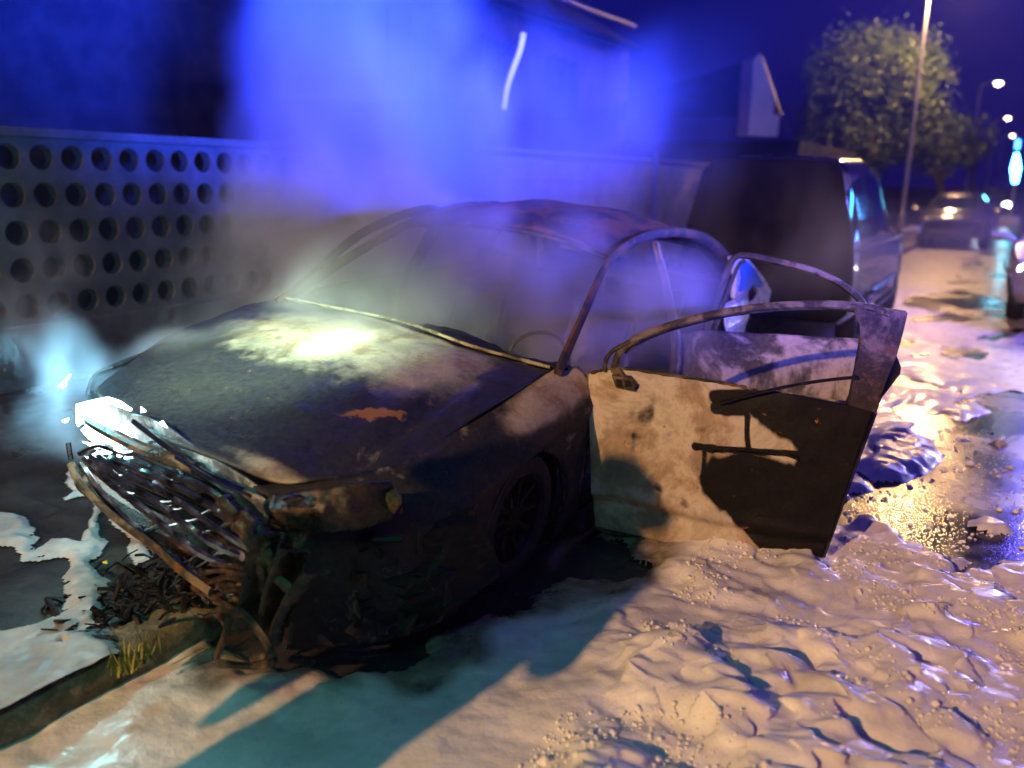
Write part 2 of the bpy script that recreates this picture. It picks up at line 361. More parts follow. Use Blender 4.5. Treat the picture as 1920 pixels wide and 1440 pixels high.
tg = coons([(-3.0, -.70, 1.34), (-3.05, -.05, 1.36), (-3.0, .60, 1.34)], [(-3.42, -.86, 1.02), (-3.50, -.05, 1.03), (-3.42, .76, 1.02)], [(-3.0, -.70, 1.34), (-3.24, -.8, 1.18), (-3.42, -.86, 1.02)], [(-3.0, .60, 1.34), (-3.24, .70, 1.18), (-3.42, .76, 1.02)], 12, 24)
kp = np.ones((11, 23), bool); kp[2:9, 2:21] = False; m.grid(tg, kp)
m.grid(coons([(-3.42, -.90, 1.02), (-3.50, -.05, 1.03), (-3.42, .80, 1.02)], [(-3.46, -.90, .3), (-3.55, -.05, .3), (-3.46, .80, .3)], [(-3.42, -.90, 1.02), (-3.46, -.9, .3)], [(-3.42, .80, 1.02), (-3.46, .8, .3)], 10, 20))
m.build('tailgate', M_soot, car, solid=.015)
# quarter light behind the rear door opening: pillar plate with glass
def pxpoly(P, ax, v): return [LP(x, y, ax, v) for x, y in P]
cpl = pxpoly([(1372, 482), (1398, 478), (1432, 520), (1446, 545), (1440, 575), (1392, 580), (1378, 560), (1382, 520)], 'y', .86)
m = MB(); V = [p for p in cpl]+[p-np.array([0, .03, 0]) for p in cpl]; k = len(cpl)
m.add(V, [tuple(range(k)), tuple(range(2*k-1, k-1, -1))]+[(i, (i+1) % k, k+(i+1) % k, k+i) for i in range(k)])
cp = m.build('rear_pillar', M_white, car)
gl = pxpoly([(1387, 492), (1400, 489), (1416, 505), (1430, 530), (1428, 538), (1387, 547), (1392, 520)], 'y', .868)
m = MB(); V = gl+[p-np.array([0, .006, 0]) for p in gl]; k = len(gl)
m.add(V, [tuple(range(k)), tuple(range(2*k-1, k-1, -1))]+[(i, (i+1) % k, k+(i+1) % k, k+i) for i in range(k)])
n = N('painted_blue_glass'); n.set('Base Color', (.02, .25, .8)); n.set('Roughness', .12)  # reflected blue light put into the glass colour
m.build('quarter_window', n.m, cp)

# wheels
def wheel(x, y, z, sg, R=.29, name='wheel', flat=True, parent=car, rim=M_rim, tyre=M_tyre):
    w = MB(); s = sg
    w.lathe([(R*.55, -.09), (R*.88, -.095), (R*.98, -.06), (R, 0), (R*.98, .06), (R*.90, .095), (R*.70, .098), (R*.64, .08)], (0, 0, 0), 'y', 36)
    t = w.build('wheel', tyre, parent); t.location = (x, y, z)
    r = MB(); r.lathe([(R*.66, .085*s), (R*.62, .06*s), (R*.56, -.02*s), (R*.1, -.02*s)], (0, 0, 0), 'y', 36); r.lathe([(.001, .07*s), (.05, .07*s), (.055, .03*s)], (0, 0, 0), 'y', 16)
    for k in range(10):
        a = k*PI/5; r.tube([(.05*math.cos(a), .05*s, .05*math.sin(a)), (R*.4*math.cos(a+.05), .045*s, R*.4*math.sin(a+.05)), (R*.62*math.cos(a), .06*s, R*.62*math.sin(a))], [.018, .014, .016], 6)
    ro = r.build('rim', rim, t); return t
wheel(-.2, .80, .40, 1, rim=M_char); wheel(-2.8, .80, .40, 1); wheel(-.2, -.90, .33, -1); wheel(-2.8, -.90, .33, -1)
# wheel wells so that the arches read dark and deep
for ax_, _, _ in AR:
    for sg in (1, -1):
        m = MB(); V = []; 
        for a in np.linspace(0, PI, 16):
            for y in (.93, .50): V.append((ax_+.34*math.cos(a), YC+sg*y, .37+.34*math.sin(a)))
        m.add(V, [(2*i, 2*i+1, 2*i+3, 2*i+2) for i in range(15)]); 
        m.lathe([(.001, .5*sg), (.34, .5*sg)], (ax_, YC, .37), 'y', 24)
        m.build('wheel_well', M_char, car)

# interior: dashboard, steering wheel, burnt seat frames
m = MB(); G = coons([(-.66, -.88, .93), (-.62, 0, .96), (-.66, .78, .93)], [(-1.02, -.84, .80), (-1.04, 0, .86), (-1.02, .74, .80)], [(-.66, -.88, .93), (-.85, -.86, .90), (-1.02, -.84, .80)], [(-.66, .78, .93), (-.85, .76, .90), (-1.02, .74, .80)], 16, 40)
G[..., 2] += -.03+.03*fbm(G*5, 3); m.grid(G); m.tube([(-1.0, -.84, .74), (-1.0, .74, .74)], .03, 8)
for k in range(9): y = -.8+k*.19; m.tube([(-.98, y, .80), (-1.0+.05*rng.normal(), y+.04*rng.normal(), .62), (-.9, y+.05, .45)], .010, 5)
m.build('dashboard', M_char, car, solid=.02)
m = MB(); a = np.linspace(0, 2*PI, 33); c = np.array([-1.16, .38, .76]); e1 = np.array([0, 1, 0]); e2 = np.array([-.42, 0, .9])
m.tube([c+.185*(math.cos(t)*e1+math.sin(t)*e2) for t in a], .011, 8, cap=False)
for t in (.2, PI-.2, -PI/2): m.tube([c, c+.185*(math.cos(t)*e1+math.sin(t)*e2)], .012, 6)
m.tube([c, (-.92, .38, .68)], .03, 8); m.build('steering_wheel', M_char, car)
def seat(x, y, name='seat'):
    m = MB()
    for dy in (-.22, .22):
        m.tube([(x+.45, y+dy, .40), (x+.05, y+dy, .36), (x-.10, y+dy*.98, .62), (x-.22, y+dy*.85, 1.0)], .018, 6)
    for k in range(7): zz = .45+.08*k; xx = x-.02-.033*k; m.tube([(xx, y-.21, zz), (xx-.02, y, zz+.02*rng.normal()), (xx, y+.21, zz)], .006, 5)
    for k in range(5): xx = x+.08*k; m.tube([(xx, y-.22, .385), (xx, y, .36), (xx, y+.22, .385)], .007, 5)
    m.tube([(x-.22, y-.19, 1.0), (x-.24, y, 1.03), (x-.22, y+.19, 1.0)], .016, 6)
    for dy in (-.05, .05): m.tube([(x-.23, y+dy, 1.0), (x-.26, y+dy, 1.14)], .007, 5)
    m.tube([(x-.26, y-.10, 1.15), (x-.27, y, 1.17), (x-.26, y+.10, 1.15)], .03, 6)
    m.box((x-.13, y, .72), (.02, .17, .2), Matrix.Rotation(-.3, 3, 'Y')); m.build(name, M_frame, car)
seat(-1.75, .38); seat(-1.75, -.48)
m = MB(); G = coons([(-2.45, -.75, .42), (-2.45, .65, .42)], [(-2.72, -.70, 1.0), (-2.72, .60, 1.0)], [(-2.45, -.75, .42), (-2.72, -.70, 1.0)], [(-2.45, .65, .42), (-2.72, .60, 1.0)], 20, 40); G[..., 0] += .03*fbm(G*4, 3)
m.grid(G); m.build('rear_seat', M_char, car, solid=.04)

# ---- front end
def pp(L, ax='x', v=.92): return [LP(x, y, ax, v) for x, y in L]
m = MB(); m.box((.62, YC, .50), (.03, .62, .20)); 
for k in range(22): z = .33+k*.016; m.tube([(.665, -.60, z), (.665, .50, z)], .004, 4)
m.build('radiator', M_soot, car)
m = MB(); m.tube(spline([(.72, -.55, .72), (.80, -.4, .735), (.84, -.05, .74), (.82, .2, .735)], 24), .022, 8)
m.tube(spline([(.76, -.52, .46), (.80, -.4, .47), (.85, -.05, .47), (.80, .35, .46), (.62, .74, .44)], 24), .05, 8, .9)
m.build('front_crossmember', M_brown, car)
# near headlight: smoked housing with glinting lens
hl = coons([LP(512, 928, 'x', .80), LP(610, 915, 'x', .78), LP(690, 906, 'x', .70), LP(735, 905, 'x', .62)], [LP(520, 985, 'x', .84), LP(610, 998, 'x', .82), LP(690, 990, 'x', .70), LP(735, 975, 'x', .62)],
           [LP(512, 928, 'x', .80), LP(505, 955, 'x', .85), LP(520, 985, 'x', .84)], [LP(735, 905, 'x', .62), LP(745, 940, 'x', .60), LP(735, 975, 'x', .62)], 16, 50)
hl += .006*fbm(hl*12, 3)[..., None]
h1 = MB().grid(hl).build('headlight', M_brown, car, solid=.02); h1['label'] = 'melted brown near headlight'
m = MB()
for (x0, y0, x1, y1, r) in ((530, 936, 570, 933, .010), (532, 948, 575, 946, .008)): m.tube(spline(pp([(x0, y0), ((x0+x1)/2, (y0+y1)/2-1), (x1, y1)], 'x', .855), 6), [r*.5, r, r, r, r, r*.5], 6)
m.build('lens_remains', M_chrome, h1)
# rusty knob in the headlight corner
m = MB(); m.lathe([(max(.001, .024*math.sin(q_)), -.022*math.cos(q_)) for q_ in np.linspace(0, PI, 14)], (0, 0, 0), 'x', 24)
m.v[0] = m.v[0]*(1+.45*fbm(m.v[0]*60, 3)[:, None])*np.array([1, 1.1, 1.3])+LP(738, 938, 'x', .63)
m.build('rusted_bracket', plain('orange_rust', (.34, .12, .03), .5, 0, None, 1, .5, 30, .6), car)
# far headlight, still glaring white through the smoke
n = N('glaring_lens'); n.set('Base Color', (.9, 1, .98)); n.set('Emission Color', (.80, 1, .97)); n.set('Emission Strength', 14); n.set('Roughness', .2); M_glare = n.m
flare = [(143, 758), (165, 752), (185, 748), (208, 756), (228, 770), (240, 790), (258, 812), (270, 822), (262, 838), (246, 838), (238, 850), (222, 848), (214, 832), (198, 838), (180, 825), (168, 812), (158, 800), (174, 785), (165, 778), (150, 790), (143, 776)]
P = pp(flare, 'x', .74); c = np.mean(P, 0); m = MB(); k = len(P)
V = [p for p in P]+[c+(p-c)*.6+np.array([.05, 0, 0]) for p in P]+[p-np.array([.04, 0, 0]) for p in P]
m.add(V, [(i, (i+1) % k, k+(i+1) % k, k+i) for i in range(k)]+[tuple(range(k, 2*k))]+[((i+1) % k, i, 2*k+i, 2*k+(i+1) % k) for i in range(k)])
for k in range(26):
    a = LP(195+rng.normal()*38, 812+rng.normal()*30+8, 'x', .79); m.tube([a, a+rng.normal(size=3)*.012, a+rng.normal(size=3)*.02], [.004, rng.uniform(.005, .014), .002], 5, .6)
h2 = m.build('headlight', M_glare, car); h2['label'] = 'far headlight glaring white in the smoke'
lamp('headlight_glow', 'POINT', tuple(CARLOC+CM@(c+np.array([.08, -.36, .16]))), 15, (.35, .92, 1), None, .06)
lamp('headlight_beam', 'SPOT', tuple(CARLOC+CM@(c+np.array([.06, -.30, .12]))), 120, (.34, .88, 1), tuple(atY(100, 680, 2.4)), .05, 100, 1)
m = MB()      # pale melted surround, and the thin silver strip left of it
m.tube(spline(pp([(128, 830), (130, 845), (133, 862)], 'x', .72), 6), .010, 6)
m.tube(spline(pp([(150, 850), (190, 835), (240, 852), (285, 835), (320, 860), (345, 890)], 'x', .80), 24), [.012]*12+[.018]*8+[.008]*4, 6)
m.tube(spline(pp([(250, 790), (330, 850), (400, 895), (460, 920)], 'x', .82), 24), .010, 6)
m.tube(spline(pp([(330, 858), (400, 900), (470, 930)], 'x', .86), 24), .007, 6)
m.build('headlight_surround', M_chrome, car)
G = coons(pp([(200, 760), (290, 790), (400, 860), (505, 925)], 'x', .76), pp([(215, 850), (300, 845), (390, 900), (500, 985)], 'x', .80), pp([(200, 760), (215, 850)], 'x', .76), pp([(505, 925), (500, 985)], 'x', .78), 14, 40)
G += .008*fbm(G*10, 3)[..., None]; MB().grid(G).build('front_slam_panel', soot('slam_panel', (.05, .055, .065), (.35, .38, .42), (.1, .06, .04), .52, .7, 9, .35), car, solid=.012)
# grille: drooping bars fanned between the headlight and the torn corner
bars = [[(150, 868), (190, 925), (250, 985), (310, 1035), (360, 1075), (400, 1100)],
        [(158, 862), (205, 905), (270, 955), (330, 1005), (380, 1040), (430, 1062)],
        [(170, 858), (225, 900), (290, 940), (350, 985), (400, 1020), (455, 1045)],
        [(185, 858), (240, 890), (310, 925), (370, 965), (420, 1000), (470, 1030)],
        [(205, 860), (260, 882), (330, 912), (390, 945), (430, 975), (480, 1015)],
        [(235, 862), (290, 880), (350, 900), (400, 925), (440, 960), (478, 1000)],
        [(290, 905), (340, 908), (390, 928), (425, 955), (442, 982)]]
m = MB(); mb2 = MB()
for i, b in enumerate(bars):
    P = spline(pp(b, 'x', .93-.012*i), 40); P += .006*fbm(P*14+i*5, 2)[..., None]*np.array([1, .3, 1])
    m.tube(P, .0085+.005*np.abs(fbm(np.arange(40)[:, None]*np.array([[.23, .1, .3]])+i*3.1, 3)), 6, 1.5)
for i in range(26):      # cross links of the mesh
    t = rng.uniform(.05, .95); j = rng.integers(0, 6)
    a = spline(pp(bars[j], 'x', .925-.012*j), 50)[int(t*49)]; b_ = spline(pp(bars[j+1], 'x', .92-.012*j), 50)[min(49, int(t*49)+3)] if j < 6 else a
    m.tube([a, (a+b_)/2+rng.normal(size=3)*.006, b_], .005, 5)
gr = m.build('grille', M_chrome, car)
m = MB(); m.tube(spline(pp([(132, 868), (150, 905), (215, 970), (290, 1025), (340, 1070), (395, 1110)], 'x', .95), 30), .012, 6, 1.4); m.build('grille_frame', M_frame, gr)
# brown bubbled ends of the bars and torn bumper skin
m = MB()
for b, r in (([(385, 1095), (430, 1082), (470, 1090)], .012), ([(372, 1075), (420, 1070), (462, 1078)], .009), ([(400, 1120), (440, 1105), (480, 1112)], .010), ([(360, 1100), (410, 1125), (445, 1145)], .010), ([(395, 1058), (440, 1062), (465, 1068)], .008), ([(365, 1085), (400, 1092), (440, 1098)], .008),
             ([(415, 935), (440, 965), (470, 1010), (495, 1060), (505, 1110)], .026), ([(440, 985), (490, 1010), (505, 1040), (520, 1080), (548, 1105)], .020), ([(455, 960), (495, 1005), (500, 1060)], .018)):
    P = spline(pp(b, 'x', .94), 18); P += .006*fbm(P*20, 2)[..., None]; m.tube(P, r*(.8+.35*np.sin(np.arange(18)*1.3)**2), 7)
m.build('melted_grille_end', M_brown, car)
m = MB()
fold = coons(pp([(480, 985), (520, 1010), (560, 1040), (600, 1080)], 'x', .93), pp([(430, 1180), (470, 1190), (500, 1200), (520, 1215)], 'x', .97), pp([(480, 985), (465, 1060), (455, 1120), (430, 1180)], 'x', .95), pp([(600, 1080), (560, 1120), (530, 1170), (520, 1215)], 'x', .93), 30, 30)
fold[..., 0] += .035*np.sin(np.linspace(0, 16, 30))[None]+.01*fbm(fold*9, 3); m.grid(fold)
m.build('torn_bumper_skin', M_brown, car, solid=.006)
m = MB(); m.tube(spline(pp([(430, 1155), (420, 1195), (408, 1235), (450, 1248), (505, 1246), (512, 1228), (470, 1236)], 'x', .99), 40), .008, 6, 1.6)
m.tube(spline(pp([(430, 1155), (455, 1150), (490, 1190), (512, 1228)], 'x', .98), 20), .010, 6, 1.6); m.build('hanging_bumper_strip', M_frame, car)
# dark wreckage of the bumper and engine bay below the near headlight
m = MB()
G = coons(pp([(505, 985), (620, 1000), (740, 985), (880, 960)], 'x', .70), pp([(520, 1180), (640, 1210), (760, 1190), (900, 1110)], 'x', .62), pp([(505, 985), (520, 1180)], 'x', .7), pp([(880, 960), (900, 1110)], 'x', .34), 40, 60)
G[:, :, 0] = np.linspace(.74, .62, 40)[:, None]-.42*(np.linspace(0, 1, 60)[None])**2.5; G += .05*fbm(G*5, 4)[..., None]*np.array([1, .2, .3]); m.grid(G)
for k in range(40):
    a = LP(rng.uniform(540, 860), rng.uniform(1000, 1180), 'x', .64); w_ = rng.normal(size=3)*.03; m.tube([a-w_, a+rng.normal(size=3)*.02, a+w_], [.004, rng.uniform(.012, .03), .006], 5, rng.uniform(.3, 1))
m.build('charred_bumper', M_char, car)

# ---- front door, open
def plane(hinge, ang):
    a = math.radians(ang); h = np.array([*hinge, 0.]); d = np.array([math.sin(a), math.cos(a), 0]); nn = np.array([math.cos(a), -math.sin(a), 0])
    def uv(px, py):
        r = CM.T@ray(px, py); o = CM.T@(CO-CARLOC); t = ((h-o)@nn)/(r@nn); P = o+r*t; return np.array([(P-h)@d, P[2]])
    def D(u, v, w=0): return h+u*d+np.array([0, 0, v])+w*nn
    return uv, D
def pixgrid(top, bot, left, right, nu, nv):
    z = lambda L: [(x, y, 0) for x, y in L]
    return coons(z(top), z(bot), z(left), z(right), nu, nv)[..., :2]
uv, D = plane((-.72, .93), -15)
nu, nv = 110, 130
PG = pixgrid([(1104, 700), (1160, 691), (1250, 703), (1345, 717), (1480, 738), (1640, 768)], [(1117, 988), (1200, 1005), (1300, 1030), (1420, 1052), (1532, 1062)], [(1104, 700), (1108, 800), (1111, 900), (1117, 988)], [(1640, 768), (1612, 840), (1580, 930), (1558, 1000), (1532, 1062)], nu, nv)
s3 = np.linspace(0, 1, nu)[:, None]; t3 = np.linspace(0, 1, nv)[None]
G = np.zeros((nu, nv, 3))
for i in range(nu):
    for j in range(nv):
        u_, v_ = uv(*PG[i, j]); G[i, j] = D(u_, v_, 0)
_, D0 = plane((-.72, .93), -15); nrm = D0(0, 0, 1)-D0(0, 0, 0)
bul = .035*np.sin(PI*np.clip(s3, 0, 1))**.6*np.ones_like(t3)+.018*np.exp(-((s3-.72-.05*t3)/.05)**2)-.02*np.exp(-((s3-.80)/.05)**2)+.008*fbm(G*3.2, 3)+.002*fbm(G*12, 2)
dentm = np.exp(-(((PG[..., 0]-1210)/30)**2+((PG[..., 1]-775)/22)**2)); bul -= .015*dentm
G += bul[..., None]*nrm
black = [(1395, 738), (1450, 738), (1592, 752), (1660, 760), (1560, 1080), (1448, 1060), (1425, 1030), (1400, 1000), (1372, 965), (1345, 938), (1325, 915), (1318, 890), (1340, 858), (1400, 848), (1440, 858), (1490, 872), (1504, 840), (1488, 822), (1430, 785), (1398, 762)]  # outline of the dark patch on the door skin
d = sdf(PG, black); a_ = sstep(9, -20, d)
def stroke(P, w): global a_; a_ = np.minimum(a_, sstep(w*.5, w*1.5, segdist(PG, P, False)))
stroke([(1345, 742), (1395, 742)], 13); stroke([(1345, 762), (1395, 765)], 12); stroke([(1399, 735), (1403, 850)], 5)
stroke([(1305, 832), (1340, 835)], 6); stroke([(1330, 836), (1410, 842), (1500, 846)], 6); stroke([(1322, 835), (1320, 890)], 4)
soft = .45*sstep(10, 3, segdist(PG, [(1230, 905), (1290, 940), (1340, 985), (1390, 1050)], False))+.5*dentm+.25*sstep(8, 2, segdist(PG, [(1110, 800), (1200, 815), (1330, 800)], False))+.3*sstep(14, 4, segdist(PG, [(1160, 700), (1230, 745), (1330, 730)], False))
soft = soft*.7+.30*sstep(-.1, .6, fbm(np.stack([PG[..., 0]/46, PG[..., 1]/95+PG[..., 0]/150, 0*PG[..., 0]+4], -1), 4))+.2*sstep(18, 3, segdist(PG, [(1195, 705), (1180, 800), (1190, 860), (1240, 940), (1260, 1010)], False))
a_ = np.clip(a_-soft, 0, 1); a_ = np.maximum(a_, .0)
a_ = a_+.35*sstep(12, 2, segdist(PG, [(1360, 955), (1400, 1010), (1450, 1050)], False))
fd = empty('front_door', (0, 0, 0), parent=car); fd['label'] = 'open front door burnt to pale metal with a black patch'
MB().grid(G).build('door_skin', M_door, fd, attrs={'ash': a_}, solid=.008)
def T(L, w=0): return [D(*uv(x, y), w) for x, y in L]
m = MB()
m.tube(spline(T([(1160, 702), (1152, 690), (1166, 655), (1200, 632), (1250, 612), (1330, 591), (1400, 579), (1480, 572), (1560, 571), (1630, 577), (1668, 590)]), 60), .017, 8, 1.0)
m.tube(spline(T([(1134, 695), (1138, 672), (1152, 655), (1180, 640), (1215, 627)], .012), 24), .010, 8)
m.tube(spline(T([(1178, 712), (1160, 690)], .02), 4), .01, 6)
m.tube(spline(T([(1170, 663), (1205, 640), (1255, 620), (1332, 599), (1402, 587), (1482, 580), (1562, 579), (1618, 586)], -.02), 50), .009, 6)
m.build('window_frame', M_frame, fd)
poly = [uv(x, y) for x, y in [(1600, 580), (1640, 577), (1701, 586), (1692, 625), (1681, 664), (1660, 715), (1640, 772), (1590, 758), (1600, 710), (1613, 638), (1612, 610)]]
m = MB(); m.prism(poly, lambda a, b, c: D(a, b, c), -.045, .012)
m.build('rear_window_column', soot('scorched_column', (.03, .022, .02), (.17, .12, .09), (.10, .05, .03), .5, .6, 5, .6), fd, smooth=False)
poly = [uv(x, y) for x, y in [(1640, 660), (1676, 652), (1692, 692), (1690, 705), (1655, 750), (1640, 790), (1600, 900), (1555, 1020), (1538, 1066), (1400, 1050), (1130, 990), (1120, 780), (1125, 705), (1300, 725), (1590, 765)]]
m = MB(); m.prism(poly, lambda a, b, c: D(a, b, c), -.11, -.03); m.build('inner_panel', M_char, fd, smooth=False)
m = MB(); m.tube(spline(T([(1350, 752), (1400, 738), (1470, 722), (1540, 710), (1605, 703)], .035), 20), .012, 6, .6); m.build('hanging_belt_trim', M_char, fd)
m = MB(); m.tube(spline(T([(1330, 838), (1350, 832), (1420, 836), (1470, 842), (1492, 850)], .06), 20), .011, 8, .7); m.build('door_handle', M_char, fd)
m = MB(); m.prism([uv(x, y) for x, y in [(1150, 700), (1185, 703), (1196, 716), (1190, 728), (1158, 722)]], lambda a, b, c: D(a, b, c), .012, .045); 
mm = m.build('mirror_mount', M_frame, fd, smooth=False)
m = MB(); m.prism([uv(x, y) for x, y in [(1158, 706), (1168, 708), (1170, 720), (1161, 719)]], lambda a, b, c: D(a, b, c), .04, .049); m.prism([uv(x, y) for x, y in [(1174, 708), (1184, 710), (1187, 720), (1176, 721)]], lambda a, b, c: D(a, b, c), .04, .05); m.build('bolt_socket', M_char, mm, smooth=False)
for v in (.34, .74): MB().box(D(.0, v, -.03), (.04, .02, .035)).build('hinge', M_soot, fd)

# ---- rear door, open behind it
m = MB(); E_ = [(1104, 700), (1107, 780), (1110, 860), (1113, 930), (1118, 990), (1200, 1006), (1300, 1031), (1420, 1053), (1530, 1063)]
m.tube(spline(T(E_, -.012), 60), .014+.003*np.sin(np.arange(60)*.8), 8, .8); m.tube(spline(T([(1636, 775), (1608, 850), (1578, 935), (1552, 1010), (1532, 1062)], -.035), 30), .030, 8, .8)
m.tube(spline(T([(1108, 699), (1160, 690), (1250, 702), (1345, 716), (1400, 726)], .004), 40), .007+.002*np.sin(np.arange(40)*1.7), 6); m.build('door_flange', M_frame, fd)
uv2, D2 = plane((-1.85, .93), -4)
rd = empty('rear_door', (0, 0, 0), parent=car); rd['label'] = 'open rear door of ash grey metal seen through the front door window'
PG = pixgrid([(1270, 630), (1330, 621), (1450, 628), (1614, 638)], [(1290, 960), (1400, 985), (1530, 985)], [(1270, 630), (1280, 800), (1290, 960)], [(1614, 638), (1592, 757), (1530, 985)], 50, 60)
G = np.array([[D2(*uv2(*PG[i, j])) for j in range(60)] for i in range(50)]); nr = D2(0, 0, 1)-D2(0, 0, 0)
G += (.03*np.sin(PI*np.linspace(0, 1, 50))[:, None]**.6+.008*fbm(G*4, 3))[..., None]*nr
MB().grid(G).build('door_skin', M_rdoor, rd, solid=.03)
def T2(L, w=0): return [D2(*uv2(x, y), w) for x, y in L]
m = MB(); m.tube(spline(T2([(1322, 622), (1338, 580), (1358, 525), (1372, 490), (1392, 479), (1450, 489), (1530, 510), (1588, 540), (1622, 580), (1618, 638)]), 60), .020, 8, .9)
m.tube(spline(T2([(1340, 620), (1352, 580), (1370, 530), (1384, 497), (1396, 489)], -.02), 20), .010, 6)
m.build('window_frame', M_frame, rd)

# ================================================================== GROUND
n = N('wet_asphalt'); n.set('Base Color', n.ramp(n.noise(2, 8, .7), [(.3, (.018, .018, .020)), (.7, (.045, .043, .045))])); n.set('Roughness', n.rng(n.noise(1.3, 6, .6), .35, .7, .07, .38))
n.bump(n.math('ADD', n.noise(90, 3, .6), n.math('MULTIPLY', n.noise(9, 3), 1.2)), .22, .006); M_road = n.m
m = MB(); m.add([(-2.36, -60, 0), (40, -60, 0), (40, 900, 0), (-2.36, 900, 0)], [(0, 1, 2, 3)]); tag(m.build('road', M_road), kind='structure')
m = MB(); m.add([(-300, -60, -.05), (300, -60, -.05), (300, 900, -.05), (-300, 900, -.05)], [(0, 1, 2, 3)]); tag(m.build('ground', plain('dark_earth', (.03, .028, .025), .9)), kind='structure')
n = N('sooty_paving'); b = n.t.nodes.new('ShaderNodeTexBrick'); b.inputs['Scale'].default_value = 1; b.inputs['Brick Width'].default_value = .4; b.inputs['Row Height'].default_value = .4; b.offset = 0
b.inputs['Mortar Size'].default_value = .008; n.t.links.new(n.tc.outputs['Object'], b.inputs[0])
c = n.mix(b.outputs['Fac'], n.ramp(n.noise(4, 8, .7), [(.3, (.012, .010, .009)), (.7, (.045, .036, .030))]), (.02, .018, .015))
n.set('Base Color', c); n.set('Roughness', n.rng(n.noise(3), .3, .7, .25, .7)); n.bump(n.math('SUBTRACT', n.noise(50, 4), b.outputs['Fac']), .5, .006); M_pave = n.m
m = MB(); m.box((-4.45, 60, .06), (2.0, 120, .06)); tag(m.build('pavement', M_pave, smooth=False), kind='structure')
n = N('mossy_kerb'); c = n.ramp(n.noise(7, 8, .75), [(.3, (.05, .04, .02)), (.5, (.16, .13, .07)), (.65, (.34, .31, .24)), (.8, (.12, .11, .03))])
n.set('Base Color', c); n.set('Roughness', .8); n.bump(n.noise(22, 6, .75), .9, .02); M_kerb = n.m
m = MB(); yy = np.concatenate([np.arange(-1, 8, .03), np.arange(8, 140, 2)])
pr = np.array([(-2.30, -.02), (-2.292, .05), (-2.295, .095), (-2.31, .118), (-2.34, .127), (-2.452, .126)])
G = np.array([[(p[0], y, p[1]) for p in pr] for y in yy]); nn_ = fbm(np.stack([G[..., 0]*3, G[..., 1]*7, G[..., 2]*10], -1), 4)
G[..., 0] += .010*nn_; jl = np.abs(((G[..., 1]) % .8)-.4); G[..., 0] -= .012*(jl < .016); G[..., 2] += .004*nn_*(G[..., 2] > .05)
m.grid(G); tag(m.build('kerb', M_kerb), kind='structure')

# ---- fire foam on the road
M_foam2 = None
def gz(L, z=0.): return [tuple(atz(x, y, z)[:2]) for x, y in L]
xa = np.concatenate([np.linspace(-2.30, .45, 330), np.linspace(.46, 3, 50)])
ya = [.45]
while ya[-1] < 26: ya.append(ya[-1]+max(.0085, .0075*(ya[-1]-.3)**1.0*.62))
ya = np.array(ya); X, Y = np.meshgrid(xa, ya, indexing='ij'); Z0 = np.zeros_like(X)
def nz(s, o=3, off=0, sx=1, sy=1): return fbm(np.stack([X*s*sx, Y*s*sy, Z0+off], -1), o)
burn = gz([(480, 1262), (540, 1262), (600, 1285), (660, 1262), (720, 1272), (790, 1232), (860, 1195), (930, 1150), (1010, 1118), (1110, 1092), (1190, 1088), (1222, 1060), (1180, 1035), (1130, 1015), (1120, 995), (1130, 950), (1150, 700), (860, 560), (400, 700), (380, 1100), (430, 1230)])
pud = gz([(1545, 1010), (1580, 930), (1610, 880), (1660, 862), (1720, 825), (1800, 790), (1950, 760), (2050, 1000), (1925, 1062), (1860, 1068), (1790, 1090), (1762, 1062), (1700, 1012), (1650, 985), (1600, 990)])
pud2 = gz([(1690, 560), (1800, 545), (1870, 560), (1850, 580), (1760, 585), (1700, 575)])
XY = np.stack([X+.10*nz(2.5, 3, 5), Y+.10*nz(2.5, 3, 9)], -1)
bm_ = sdf(XY, burn)+.04*nz(9, 3, 3); pm = sdf(XY, pud)+.03*nz(7, 3, 1); pm2 = np.maximum(sdf(XY, pud2), (nz(1.25, 4, 300, 1, .8)-.27)*.22-.25*(1-sstep(3.4, 4.4, Y)*sstep(-1.3, -.8, X)))
rightness = sstep(-1.25, -.75, X+.12*(Y-2))          # lumpy right, smooth left
wx, wy = X+.10*nz(1.8, 2, 20), Y+.16*nz(1.8, 2, 30)
bil = lambda s, off, ax=1., ay=1.: np.abs(perlin(np.stack([wx*s*ax, wy*s*ay, Z0+off], -1)))
far_f = 1/(1+np.maximum(0, Y-4)*.35)
sb = lambda s, off, ax=1., ay=1.: np.sqrt(bil(s, off, ax, ay)**2+.02)-.14
def cell(c, seed, ax=1., ay=1.3):
    px_, py_ = wx/c*ax, wy/c*ay; ix, iy = np.floor(px_), np.floor(py_); best = np.full(X.shape, 9.)
    for dx in (-1, 0, 1):
        for dy in (-1, 0, 1):
            gx_, gy_ = ix+dx, iy+dy; hsh = lambda k: (np.sin(gx_*127.1+gy_*311.7+k*74.7+seed)*43758.5453) % 1.0
            rr_ = .45+.75*hsh(3.); d_ = ((gx_+hsh(1.)-px_)**2+(gy_+hsh(2.)-py_)**2)/rr_**2; best = np.minimum(best, d_)
    return np.sqrt(np.maximum(0, 1-best))
pm1, pm2_ = sstep(-.25, .35, nz(1.5, 3, 210)), sstep(-.15, .4, nz(3.1, 3, 230))
h = .016+.060*sb(2.1, 1.3, .8, 1.5)*rightness+rightness*pm1*(.056*cell(.22, 1.)+.034*cell(.095, 2.)*pm2_)+rightness*(.35+.65*pm2_)*.014*cell(.045, 3.)+.004*nz(12, 3, 8)*rightness
for sc_, of_, hh_, th_ in ((1.9, 111, .015, -.05), (2.8, 131, .012, .12), (4.4, 151, .008, .10)):
    tn = nz(sc_, 2, of_, .7, 1.5)+.06*nz(14, 2, of_); e_ = sstep(th_, th_+.16, tn); h = h+rightness*hh_*e_
